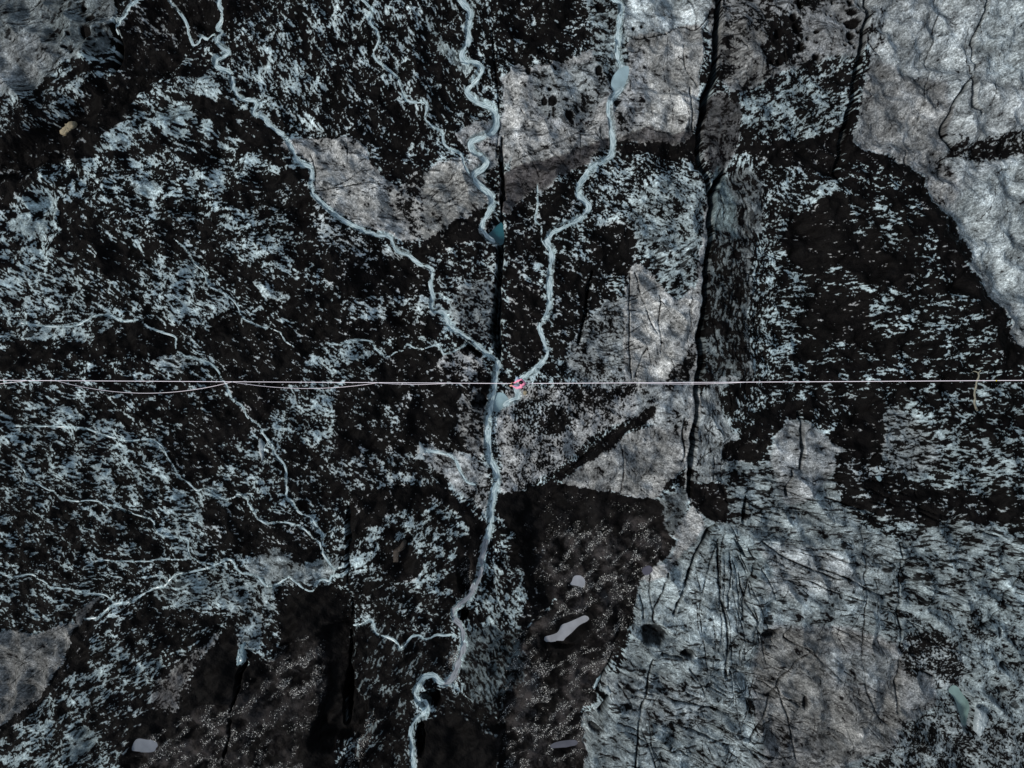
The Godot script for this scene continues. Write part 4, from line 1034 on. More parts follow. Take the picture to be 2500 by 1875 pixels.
func build_ice() -> void:
	var colors := PackedByteArray()
	for c in out_color:
		colors.append_array(c)
	var bumps := PackedByteArray()
	for c in out_bump:
		bumps.append_array(c)
	var m := StandardMaterial3D.new()
	m.resource_name = "dirty_ice"
	m.albedo_texture = ImageTexture.create_from_image(Image.create_from_data(TW, TH, false, Image.FORMAT_RGB8, colors))
	m.texture_repeat = false
	m.roughness = 0.62
	m.metallic_specular = 0.12
	m.heightmap_enabled = true
	m.heightmap_texture = ImageTexture.create_from_image(Image.create_from_data(TW, TH, false, Image.FORMAT_L8, bumps))
	m.heightmap_scale = 9.0
	var him := Image.create_from_data(TW, TH, false, Image.FORMAT_RF, height.to_byte_array())
	var verts := PackedVector3Array()
	var uvs := PackedVector2Array()
	var norms := PackedVector3Array()
	var index := PackedInt32Array()
	var n := (GW + 1) * (GH + 1)
	verts.resize(n)
	uvs.resize(n)
	norms.resize(n)
	index.resize(GW * GH * 6)
	var sx := DX / GW
	var sy := DY / GH
	var o := 0
	for j in GH + 1:
		var v := OY + j * sy
		for i in GW + 1:
			var u := OX + i * sx
			verts[o] = Vector3((u - 1250.0) * MPP, ground_at(u, v), (v - 937.5) * MPP)
			uvs[o] = Vector2(float(i) / GW, float(j) / GH)
			o += 1
	var w := GW + 1
	var lean := sx / sy
	var step := sx * MPP * 2.0
	o = 0
	for j in GH + 1:
		for i in GW + 1:
			var a := verts[j * w + maxi(i - 1, 0)].y - verts[j * w + mini(i + 1, GW)].y
			var b := verts[maxi(j - 1, 0) * w + i].y - verts[mini(j + 1, GH) * w + i].y
			norms[o] = Vector3(a, step, b * lean).normalized()
			o += 1
	o = 0
	for j in GH:
		for i in GW:
			var k := j * w + i
			# each cell is split along its flatter diagonal
			if absf(verts[k].y - verts[k + w + 1].y) < absf(verts[k + 1].y - verts[k + w].y):
				index[o] = k
				index[o + 1] = k + 1
				index[o + 2] = k + w + 1
				index[o + 3] = k
				index[o + 4] = k + w + 1
				index[o + 5] = k + w
			else:
				index[o] = k
				index[o + 1] = k + 1
				index[o + 2] = k + w
				index[o + 3] = k + 1
				index[o + 4] = k + w + 1
				index[o + 5] = k + w
			o += 6
	var arrays := []
	arrays.resize(Mesh.ARRAY_MAX)
	arrays[Mesh.ARRAY_VERTEX] = verts
	arrays[Mesh.ARRAY_TEX_UV] = uvs
	arrays[Mesh.ARRAY_NORMAL] = norms
	arrays[Mesh.ARRAY_INDEX] = index
	var mesh := ArrayMesh.new()
	mesh.add_surface_from_arrays(Mesh.PRIMITIVE_TRIANGLES, arrays)
	var ground := put("ground", mesh, m)
	tag(ground, "glacier ice flecked with black ash, split by crevasses and cracks", "", "", "structure")


# -------------------------------------------------------------------- water
func noise_texture(w: int, h: int, a: Color, b: Color, freq: float, sx: float, sy: float, power := 1.0) -> ImageTexture:
	var n := FastNoiseLite.new()
	n.seed = 5
	n.frequency = freq
	n.fractal_octaves = 4
	n.fractal_gain = 0.6
	var im := Image.create(w, h, false, Image.FORMAT_RGB8)
	for y in h:
		for x in w:
			# wraps along x
			var t := TAU * x / w
			var q := clampf(0.5 + 0.75 * n.get_noise_3d(cos(t) * w * sx / TAU, sin(t) * w * sx / TAU, y * sy), 0.0, 1.0)
			var c := a.lerp(b, pow(q, power))
			im.set_pixel(x, y, c.linear_to_srgb())
	return ImageTexture.create_from_image(im)


func build_streams() -> void:
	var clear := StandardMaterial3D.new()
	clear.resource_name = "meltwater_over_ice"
	clear.albedo_texture = noise_texture(512, 64, Color(0.07, 0.13, 0.15), Color(0.66, 0.76, 0.78), 0.06, 1.0, 2.6, 1.25)  # pale streaks paint white highlights on the water into its colour
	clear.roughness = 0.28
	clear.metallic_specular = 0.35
	var silty := StandardMaterial3D.new()
	silty.resource_name = "silty_meltwater"
	silty.albedo_texture = noise_texture(512, 64, Color(0.08, 0.085, 0.095), Color(0.34, 0.36, 0.39), 0.04, 1.0, 1.8)
	silty.roughness = 0.2
	silty.metallic_specular = 0.4
	for s in streams():
		var path := smooth_path(s[0], 6.0)
		var half: float = s[1]
		var depth: float = s[2]
		var n := path.size()
		var side := PackedVector2Array()
		var level := PackedFloat32Array()
		for i in n:
			var d := (path[mini(i + 1, n - 1)] - path[maxi(i - 1, 0)]).normalized()
			var q := Vector2(-d.y, d.x)
			side.append(q)
			var bank := path[i] + q * half * 1.8
			var other := path[i] - q * half * 1.8
			var y := (ground_at(bank.x, bank.y) + ground_at(other.x, other.y)) * 0.5 - 0.03 - depth * 0.42
			level.append(y)
		var even := level.duplicate()
		for i in n:
			var sum := 0.0
			var c := 0
			for k in range(maxi(0, i - 4), mini(n, i + 5)):
				sum += level[k]
				c += 1
			even[i] = maxf(sum / c, ground_at(path[i].x, path[i].y) + 0.015)
		var st := SurfaceTool.new()
		st.begin(Mesh.PRIMITIVE_TRIANGLES)
		var along := 0.0
		for i in n:
			if i:
				along += path[i].distance_to(path[i - 1]) * MPP
			var w := half * (1.18 + 0.3 * n_fine.get_noise_2d(along * 14.0, half * 50.0))
			w *= smoothstep(0.0, 2.5, i + 1.0) * smoothstep(0.0, 2.5, n - i)
			for k in 5:
				var f := k / 2.0 - 1.0
				var p := path[i] + side[i] * w * f
				var ripple := 0.006 * n_tiny.get_noise_2d(p.x * 2.0, p.y * 2.0)
				st.set_normal(Vector3.UP)
				st.set_uv(Vector2(along / 18.0, 0.5 + f * 0.5 * half / 9.0))
				st.add_vertex(world(p.x, p.y, even[i] + ripple - absf(f) * 0.012))
		for i in n - 1:
			for k in 4:
				var a := i * 5 + k
				for q in [a, a + 5, a + 1, a + 1, a + 5, a + 6]:
					st.add_index(q)
		st.generate_normals()
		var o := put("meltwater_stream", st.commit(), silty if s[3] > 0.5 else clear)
		tag(o, s[4], "stream", "meltwater streams on the glacier", "structure")


func pools() -> Array:
	return [
		[at_tile(2, 3, [680, 150, 700, 105, 760, 110, 775, 160, 760, 185, 720, 175, 665, 165]), Color(0.24, 0.245, 0.265), "small grey puddle with pointed corners on wet gravel"],
		[at_tile(2, 3, [450, 640, 550, 600, 590, 540, 640, 515, 720, 480, 790, 455, 825, 475, 810, 500, 740, 540, 680, 600, 620, 650, 610, 668, 530, 665, 460, 675]), Color(0.25, 0.255, 0.275), "long pale grey pool lying slantwise in a black hollow of the gravel"],
		[at_tile(0, 3, [1080, 1500, 1130, 1430, 1280, 1465, 1270, 1500, 1240, 1530, 1080, 1525]), Color(0.14, 0.15, 0.17), "flat dull grey puddle beside dark glittering gravel"],
		[at_tile(3, 3, [1610, 1040, 1640, 1000, 1690, 1030, 1725, 1090, 1765, 1150, 1768, 1200, 1755, 1260, 1740, 1330, 1705, 1300, 1680, 1190, 1650, 1100]), Color(0.16, 0.235, 0.22), "greenish pool of meltwater beside a bright block of ice"],
		[at_tile(2, 3, [500, 1545, 560, 1515, 700, 1500, 712, 1530, 600, 1550, 540, 1556]), Color(0.075, 0.075, 0.09), "dim shallow puddle at the end of the gravel"],
		[at_tile(2, 3, [1265, 30, 1310, 8, 1342, 40, 1300, 72, 1270, 60]), Color(0.07, 0.065, 0.085), "dim violet puddle under the rim of the white ice"],
		[at_zoom(1060, 840, 0.1808, [820, 690, 890, 665, 950, 700, 1000, 785, 930, 855, 880, 910, 800, 915, 790, 830]), Color(0.25, 0.35, 0.38), "round pale pool with a dark hump beside the wide grey channel"],
		[at_tile(1, 1, [1995, 385, 2035, 340, 2105, 280, 2132, 390, 2112, 450, 2050, 432]), Color(0.014, 0.085, 0.105), "deep teal plunge pool at the head of the crevasse", 0.7],
		[at_tile(2, 0, [1010, 640, 1080, 560, 1130, 555, 1112, 650, 1075, 740, 1030, 770, 1000, 720]), Color(0.25, 0.34, 0.37), "small widening with white water where a stream splits round a dark hump"],
	]


func ring_distance(p: Vector2, poly: PackedVector2Array) -> float:
	var best := 1e9
	for i in poly.size():
		var c := Geometry2D.get_closest_point_to_segment(p, poly[i], poly[(i + 1) % poly.size()])
		best = minf(best, p.distance_to(c))
	return -best if Geometry2D.is_point_in_polygon(p, poly) else best


func closed_path(poly: PackedVector2Array, step: float) -> PackedVector2Array:
	var p := PackedVector2Array()
	var n := poly.size()
	for i in n:
		var a := poly[(i + n - 1) % n]
		var b := poly[i]
		var c := poly[(i + 1) % n]
		var d := poly[(i + 2) % n]
		var k := maxi(1, int(b.distance_to(c) / step))
		for j in k:
			p.append(b.cubic_interpolate(c, a, d, float(j) / k))
	return p


var pool_level: Array[float] = []


func sink_pools() -> void:
	var px := DX / TW
	for pool in pools():
		var poly := closed_path(pool[0], 4.0)
		var lo := poly[0]
		var hi := poly[0]
		var level := 1e9
		for p in poly:
			lo = lo.min(p)
			hi = hi.max(p)
			level = minf(level, ground_at(p.x, p.y))
		level -= 0.02
		if pool.size() > 3:
			level = ground_at(poly[0].x - 14.0, poly[0].y) - pool[3]
		pool_level.append(level)
		for j in range(int((lo.y - 16.0 - OY) / px), int((hi.y + 16.0 - OY) / px)):
			for i in range(int((lo.x - 16.0 - OX) / px), int((hi.x + 16.0 - OX) / px)):
				if i < 0 or j < 0 or i >= TW or j >= TH:
					continue
				var p := Vector2(OX + (i + 0.5) * px, OY + (j + 0.5) * px)
				var e := ring_distance(p, poly)
				if e < 14.0:
					var k := j * TW + i
					height[k] = lerpf(level - 0.07, height[k], smoothstep(-3.0, 14.0, e))


func build_pools() -> void:
	var list := pools()
	for i in list.size():
		var poly := closed_path(list[i][0], 3.0)
		var grown := Geometry2D.offset_polygon(poly, 3.0)
		if grown.size():
			poly = grown[0]
		var tri := Geometry2D.triangulate_polygon(poly)
		var st := SurfaceTool.new()
		st.begin(Mesh.PRIMITIVE_TRIANGLES)
		for p in poly:
			st.set_normal(Vector3.UP)
			st.set_uv((p - poly[0]) * MPP / 3.0)
			st.add_vertex(world(p.x, p.y, pool_level[i]))
		for k in tri:
			st.add_index(k)
		var m := StandardMaterial3D.new()
		m.resource_name = "pool_water"
		var c: Color = list[i][1]
		m.albedo_texture = noise_texture(64, 64, c * 0.72, c * 1.2, 0.03, 1.0, 1.0)
		m.roughness = 0.08
		m.metallic_specular = 0.45
		var o := put("meltwater_pool", st.commit(), m)
		tag(o, list[i][2], "pool", "pools of meltwater on the ice", "structure")


# -------------------------------------------------------------------- stones, ice blocks, gravel
func lump(poly: PackedVector2Array, tall: float, seed_at: float) -> Array:
	# a block with the outline poly: sunk foot, bevelled shoulder, uneven crown; returns mesh and foot position
	var ring := PackedVector2Array()
	for i in poly.size():
		var from := poly[i]
		var to := poly[(i + 1) % poly.size()]
		var k := maxi(1, int(from.distance_to(to) / 3.5))
		for j in k:
			ring.append(from.lerp(to, float(j) / k))
	if Geometry2D.is_polygon_clockwise(ring):
		ring.reverse()
	var mid := Vector2.ZERO
	for p in ring:
		mid += p
	mid /= ring.size()
	var y0 := ground_at(mid.x, mid.y)
	var foot := world(mid.x, mid.y, y0)
	var n := ring.size()
	var st := SurfaceTool.new()
	st.begin(Mesh.PRIMITIVE_TRIANGLES)
	var rows := [[1.0, -0.35], [1.0, 0.35], [0.9, 0.8], [0.62, 0.92], [0.3, 1.0]]
	for row in rows:
		for i in n:
			var p: Vector2 = mid + (ring[i] - mid) * row[0]
			var rough := n_fine.get_noise_2d(p.x * 1.4 + seed_at, p.y * 1.4)
			var w := world(p.x, p.y, 0) - Vector3(foot.x, 0, foot.z)
			w *= 1.0 + 0.12 * rough
			st.add_vertex(Vector3(w.x, tall * (row[1] + 0.3 * rough * clampf(row[1] + 0.3, 0.0, 1.0)), w.z))
	st.add_vertex(Vector3(0, tall * 1.05, 0))
	for r in rows.size() - 1:
		for i in n:
			var a := r * n + i
			var b := r * n + (i + 1) % n
			for q in [a, b, a + n, b, b + n, a + n]:
				st.add_index(q)
	var last := (rows.size() - 1) * n
	for i in n:
		for q in [last + i, last + (i + 1) % n, rows.size() * n]:
			st.add_index(q)
	st.generate_normals()
	return [st.commit(), foot]


func rock_material(a: Color, b: Color, rough: float, spec: float, scale := 1.2) -> StandardMaterial3D:
	var m := StandardMaterial3D.new()
	m.albedo_texture = noise_texture(128, 128, a, b, 0.035, 1.0, 1.0)
	m.uv1_triplanar = true
	m.uv1_scale = Vector3.ONE / scale
	m.roughness = rough
	m.metallic_specular = spec
	return m


func build_stones() -> void:
	var tan := rock_material(Color(0.17, 0.135, 0.085), Color(0.34, 0.29, 0.20), 0.8, 0.3)
	var brown := rock_material(Color(0.012, 0.010, 0.008), Color(0.06, 0.048, 0.040), 0.7, 0.3, 0.8)
	var white := rock_material(Color(0.10, 0.13, 0.14), Color(0.40, 0.45, 0.47), 0.3, 0.4)
	var blue := rock_material(Color(0.07, 0.12, 0.14), Color(0.26, 0.34, 0.37), 0.25, 0.45)
	for a in [
		["boulder", at_tile(0, 0, [415, 1045, 470, 985, 510, 955, 542, 958, 552, 1000, 515, 1040, 460, 1070, 425, 1070]), 0.35, tan, "tan slab of rock below the grey ice plate", "rock"],
		["boulder", at_tile(3, 0, [848, 268, 872, 262, 866, 300, 856, 322, 838, 322]), 0.22, tan, "small tan splinter of rock wedged on a crevasse edge", "rock"],
		["boulder", at_tile(1, 2, [1246, 1400, 1290, 1368, 1328, 1315, 1350, 1325, 1336, 1384, 1296, 1412, 1284, 1494, 1240, 1494]), 0.4, brown, "long dark brown boulder shaped like a bent log", "rock"],
		["boulder", at_zoom(1060, 840, 0.1808, [1205, 640, 1235, 622, 1260, 640, 1255, 680, 1225, 695, 1203, 675]), 0.22, tan, "small pale stone on the bank beneath the person", "rock"],
		["ice_block", at_tile(1, 2, [118, 522, 140, 508, 162, 570, 162, 640, 148, 700, 124, 620]), 0.22, white, "slender white shard of ice beside a thin stream", "ice block"],
		["ice_block", at_tile(0, 3, [2002, 612, 2052, 600, 2042, 760, 1985, 796, 1974, 760]), 0.4, blue, "pale blue ice block standing over a black slot", "ice block"],
		["ice_block", at_tile(3, 3, [1782, 1140, 1850, 1170, 1864, 1210, 1850, 1280, 1795, 1365, 1762, 1330, 1764, 1260, 1775, 1200]), 0.35, white, "bright ice block on the edge of the greenish pool", "ice block"],
		["ice_block", at_tile(1, 2, [1438, 530, 1470, 570, 1492, 600, 1484, 680, 1390, 676, 1440, 640]), 0.2, white, "pale wedge of ice where a short rill begins", "ice block"],
		["ice_block", at_tile(2, 3, [848, 1048, 872, 990, 906, 900, 926, 880, 918, 950, 884, 1030, 862, 1060]), 0.3, blue, "narrow blue ice fin between gravel and white ice", "ice block"],
		["ice_block", at_tile(2, 3, [930, 1010, 960, 985, 995, 1040, 975, 1062, 945, 1040]), 0.25, white, "pale ice chip at the tip of a fin beside gravel", "ice block"],
		["ice_block", at_tile(3, 2, [952, 745, 975, 733, 988, 765, 962, 774]), 0.15, white, "small round white ice chip below the black hollow", "ice block"],
		["ice_block", at_tile(3, 2, [990, 736, 1042, 752, 1036, 776, 1000, 771]), 0.15, white, "oblong white ice chip next to a round one", "ice block"],
		["ice_block", at_tile(3, 2, [970, 822, 1000, 814, 1018, 850, 1000, 864, 978, 846]), 0.15, blue, "bluish ice chip lying alone on dark streaked ice", "ice block"],
	]:
		var made := lump(a[1], a[2], 17.0 * used_names.size() + a[2] * 100.0)
		var o := put(a[0], made[0], a[3])
		o.position = made[1]
		tag(o, a[4], a[5], "ice blocks" if a[0] == "ice_block" else "rocks on the ice")
	# a thin pale pole lying across the ice, forked at its top
	var pale := rock_material(Color(0.13, 0.125, 0.095), Color(0.26, 0.25, 0.20), 0.85, 0.3, 0.6)
	var t := Node3D.new()
	t.name = numbered("pole")
	add_child(t)
	var foot := at_zoom(2200, 870, 0.1356, [1268, 960])[0]
	t.position = world(foot.x, foot.y, ground_at(foot.x, foot.y))
	tag(t, "thin pale forked pole lying across dark ice under the highline", "pole")
	for part in [["shaft", [1268, 965, 1276, 850, 1290, 700, 1297, 560, 1306, 420, 1322, 290], 0.085], ["fork", [1320, 300, 1340, 275, 1362, 252], 0.045], ["fork", [1318, 300, 1285, 272, 1250, 272, 1216, 294], 0.04]]:
		var st := SurfaceTool.new()
		st.begin(Mesh.PRIMITIVE_TRIANGLES)
		var pts := smooth_path(at_zoom(2200, 870, 0.1356, part[1]), 4.0)
		var line := PackedVector3Array()
		for p in pts:
			line.append(world(p.x, p.y, ground_at(p.x, p.y) + 0.06) - t.position)
		tube(st, line, part[2], part[2] * 0.7, 7)
		st.generate_normals()
		put(part[0], st.commit(), pale, t)


func tube(st: SurfaceTool, line: PackedVector3Array, r0: float, r1: float, sides: int) -> void:
	var n := line.size()
	for i in n:
		var d := (line[mini(i + 1, n - 1)] - line[maxi(i - 1, 0)]).normalized()
		var a := d.cross(Vector3(0.3, 1, 0.2)).normalized()
		var b := a.cross(d)
		var r := lerpf(r0, r1, float(i) / maxi(1, n - 1)) * (1.0 + 0.12 * sin(i * 1.7))
		for k in sides:
			var q := TAU * k / sides
			st.add_vertex(line[i] + (a * cos(q) + b * sin(q)) * r)
	for i in n - 1:
		for k in sides:
			var p := i * sides + k
			var q := i * sides + (k + 1) % sides
			for x in [p, q, p + sides, q, q + sides, p + sides]:
				st.add_index(x)
	for k in range(1, sides - 1):
		for x in [0, k, k + 1, (n - 1) * sides, (n - 1) * sides + k + 1, (n - 1) * sides + k]:
			st.add_index(x)


func build_gravel() -> void:
	var st := SurfaceTool.new()
	st.begin(Mesh.PRIMITIVE_TRIANGLES)
	var tops := [Vector3(0, 0.75, 0.1), Vector3(1, 0.1, 0.2), Vector3(0.2, 0.0, 1.1), Vector3(-1.05, 0.15, 0.1), Vector3(-0.1, 0.05, -0.9), Vector3(0.05, -0.7, 0)]
	for v in tops:
		st.add_vertex(v)
	for f in [[0, 1, 2], [0, 2, 3], [0, 3, 4], [0, 4, 1], [5, 2, 1], [5, 3, 2], [5, 4, 3], [5, 1, 4]]:
		for k in f:
			st.add_index(k)
	st.deindex()
	st.generate_normals()
	var m := StandardMaterial3D.new()
	m.resource_name = "wet_stone"
	m.vertex_color_use_as_albedo = true
	m.roughness = 0.22
	m.metallic_specular = 0.6
	var where: Array[Transform3D] = []
	var tint := PackedColorArray()
	var r := RandomNumberGenerator.new()
	r.seed = 99
	for k in 900000:
		var u := r.randf_range(330, 1700)
		var v := r.randf_range(1190, 1900)
		var g := p_shape[(int((v - OY) / DY * TH) * TW + int((u - OX) / DX * TW)) * 3] / 255.0
		if g < 0.05:
			continue
		var clump := 1.3 * n_warp.get_noise_2d((u * 0.77 - v * 0.64) * 0.9, (u * 0.64 + v * 0.77) * 2.6) + 0.7 * n_coarse.get_noise_2d(u, v) + 0.5 * n_mottle.get_noise_2d(u * 2.0, v * 2.0)
		if r.randf() > g * clampf(0.18 + 1.7 * clump, 0.0, 1.0) * 0.9:
			continue
		var size := 0.014 + 0.034 * pow(r.randf(), 3.0)
		var b := Basis.from_euler(Vector3(r.randf() * TAU, r.randf() * TAU, r.randf() * TAU)).scaled(Vector3(1, 0.7, 1) * size)
		where.append(Transform3D(b, world(u, v, ground_at(u, v) + size * 0.25)))
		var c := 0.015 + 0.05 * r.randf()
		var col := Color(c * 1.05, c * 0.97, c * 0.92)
		if r.randf() < 0.24 * clampf(0.4 + 1.8 * clump, 0.05, 1.3):  # these pale stones stand in for light glinting off wet gravel
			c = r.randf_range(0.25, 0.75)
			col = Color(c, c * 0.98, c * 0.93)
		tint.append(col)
	var mm := MultiMesh.new()
	mm.transform_format = MultiMesh.TRANSFORM_3D
	mm.use_colors = true
	mm.mesh = st.commit()
	mm.instance_count = where.size()
	for k in where.size():
		mm.set_instance_transform(k, where[k])
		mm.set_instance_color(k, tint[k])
	var o := MultiMeshInstance3D.new()
	o.name = "gravel"
	o.multimesh = mm
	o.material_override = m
	add_child(o)
	tag(o, "wet gravel, its glints coloured in as pale stones, strewn over dark sediment", "gravel", "", "stuff")
	print("gravel ", where.size())


# -------------------------------------------------------------------- ice beyond the photograph, rising to the ridges that carry the line
func far_height(x: float, z: float) -> float:
	var u := x / MPP + 1250.0
	var v := z / MPP + 937.5
	var ridge := smoothstep(43.0, 60.0, absf(x)) * (16.0 + 5.0 * n_warp.get_noise_2d(x * 2.0, z * 2.0)) * (1.0 - 0.35 * smoothstep(20.0, 120.0, absf(z)))
	return n_hill.get_noise_2d(u, v) * (0.9 + 0.02 * maxf(absf(x), absf(z))) - 0.35 + ridge


func build_far_ground() -> void:
	var n := 512
	var a := n_coarse.get_seamless_image(n, n)
	var b := n_fine.get_seamless_image(n, n)
	a.convert(Image.FORMAT_L8)
	b.convert(Image.FORMAT_L8)
	var pa := a.get_data()
	var pb := b.get_data()
	var px := PackedByteArray()
	px.resize(n * n * 3)
	for i in n * n:
		var q := (pa[i] + 0.8 * pb[i]) / 255.0 - 1.06
		var ice := smoothstep(-0.03, 0.06, q)
		var l := lerpf(0.006 + 0.004 * pb[i] / 255.0, 0.16 + 0.3 * pb[i] / 255.0, ice)
		px[i * 3] = srgb_table[int(l * 0.86 * 4096.0)]
		px[i * 3 + 1] = srgb_table[int(l * 0.97 * 4096.0)]
		px[i * 3 + 2] = srgb_table[int(l * 4096.0)]
	var m := StandardMaterial3D.new()
	m.resource_name = "far_dirty_ice"
	m.albedo_texture = ImageTexture.create_from_image(Image.create_from_data(n, n, false, Image.FORMAT_RGB8, px))
	m.roughness = 0.62
	m.metallic_specular = 0.16
	var xs: Array[float] = []
	var zs: Array[float] = []
	var ex := DX * 0.5 * MPP - 0.6
	var ez := DY * 0.5 * MPP - 0.6
	for t in [xs, zs]:
		var e := ex if t == xs else ez
		var far: Array[float] = []
		for k in 46:
			far.append(e + (k * 1.2 if k < 30 else 36.0 + (k - 30) * (k - 30) * 1.4))
		for k in range(far.size() - 1, -1, -1):
			t.append(-far[k])
		for k in 30:
			t.append(-e + 2.0 * e * (k + 1) / 31.0)
		t.append_array(far)
	var st := SurfaceTool.new()
	st.begin(Mesh.PRIMITIVE_TRIANGLES)
	for z in zs:
		for x in xs:
			st.set_uv(Vector2(x, z) / 20.0)
			st.add_vertex(Vector3(x, far_height(x, z), z))
	var w := xs.size()
	for j in zs.size() - 1:
		for i in w - 1:
			var cx := (xs[i] + xs[i + 1]) * 0.5
			var cz := (zs[j] + zs[j + 1]) * 0.5
			if absf(cx) < ex and absf(cz) < ez:
				continue
			var k := j * w + i
			for q in [k, k + 1, k + w + 1, k, k + w + 1, k + w]:
				st.add_index(q)
	st.generate_normals()
	var o := put("terrain", st.commit(), m)
	tag(o, "dirty ice slopes rising beyond the frame on both sides", "", "", "structure")


# -------------------------------------------------------------------- the highline
func line_point(u: float, v: float, y: float) -> Vector3:
	var k := LPP * (CAM_Y - y) / (CAM_Y - LINE_Y)
	return Vector3((u - 1250.0) * k, y, (v - 937.5) * k)


func line_height(u: float) -> float:
	return LINE_Y + 0.00075 * maxf(0.0, absf(u - 1268.0) - 16.0)


func webbing(pts: PackedVector3Array, wide: float, thick: float) -> ArrayMesh:
	var st := SurfaceTool.new()
	st.begin(Mesh.PRIMITIVE_TRIANGLES)
	var n := pts.size()
	for i in n:
		var d := (pts[mini(i + 1, n - 1)] - pts[maxi(i - 1, 0)]).normalized()
		var s := d.cross(Vector3.UP).normalized() * wide * 0.5
		var h := s.cross(d).normalized() * thick * 0.5
		for q in [-s - h, -s + h, s + h, s - h]:
			st.add_vertex(pts[i] + q)
	for i in n - 1:
		for k in 4:
			var a := i * 4 + k
			var b := i * 4 + (k + 1) % 4
			for q in [a, a + 4, b, b, a + 4, b + 4]:
				st.add_index(q)
	for q in [0, 1, 2, 0, 2, 3, n * 4 - 4, n * 4 - 2, n * 4 - 3, n * 4 - 4, n * 4 - 1, n * 4 - 2]:
		st.add_index(q)
	st.deindex()
	st.generate_normals()
	return st.commit()


func build_highline() -> void:
	var t := Node3D.new()
	t.name = numbered("highline")
	add_child(t)
	tag(t, "white highline stretched over the glacier with slack backup loops on one half", "slackline")
	var white := plain(Color(0.95, 0.91, 0.93), 0.7, 0.3)
	white.resource_name = "white_webbing"
	var y_at := func(u: float) -> float:
		return 936.2 - 0.0062 * absf(u - 1266.0)
	# main webbing, from ridge to ridge, loaded where the person sits
	var main := PackedVector3Array()
	var u := -1100.0
	while u <= 3640.0:
		main.append(line_point(u, y_at.call(u), line_height(u)))
		u += 20.0
	put("main_webbing", webbing(main, 0.03, 0.005), white, t)
	# backup webbing hangs in loops that the wind pushes aside
	for l in [[-420.0, 66.0, 17.0, 1.1], [66.0, 138.0, 0.0, 0.02], [138.0, 566.0, 29.0, 1.3], [566.0, 922.0, 15.0, 0.9], [922.0, 1092.0, 3.5, 0.45], [1092.0, 1240.0, 0.0, 0.03], [1290.0, 1556.0, 0.0, 0.03], [1556.0, 1818.0, 3.6, 0.5], [1818.0, 2433.0, 0.0, 0.03], [2433.0, 3000.0, 0.0, 0.03]]:
		var loop := PackedVector3Array()
		var steps := maxi(6, int((l[1] - l[0]) / 12.0))
		for i in steps + 1:
			var f := float(i) / steps
			var q: float = lerpf(l[0], l[1], f)
			var droop := 4.0 * f * (1.0 - f)
			loop.append(line_point(q, y_at.call(q) + 0.35 + l[2] * droop, line_height(q) - 0.012 - l[3] * droop))
		put("backup_webbing", webbing(loop, 0.022, 0.005), white, t)
	var tape := plain(Color(0.82, 0.82, 0.84), 0.6)
	var yellow := plain(Color(0.85, 0.78, 0.12), 0.6)
	for q in [66.0, 138.0, 566.0, 922.0, 1092.0, 1556.0, 1818.0, 2433.0]:
		var wrap := PackedVector3Array()
		for i in 3:
			wrap.append(line_point(q + (i - 1) * 1.6, y_at.call(q) + 0.2, line_height(q) - 0.006))
		put("tape", webbing(wrap, 0.045, 0.03), yellow if q > 2400.0 else tape, t)


# -------------------------------------------------------------------- the person
# a bone: from, to, radius at both ends; bones join smoothly and are meshed as surface nets
func bones_at(p: Vector3, bones: Array, k: float) -> float:
	var d := 1e9
	for b in bones:
		var a: Vector3 = b[0]
		var ab: Vector3 = b[1] - a
		var t := clampf((p - a).dot(ab) / maxf(ab.length_squared(), 1e-9), 0.0, 1.0)
		var e: float = (p - a - ab * t).length() - lerpf(b[2], b[3], t)
		var h := maxf(k - absf(d - e), 0.0) / k
		d = minf(d, e) - h * h * k * 0.25
	return d


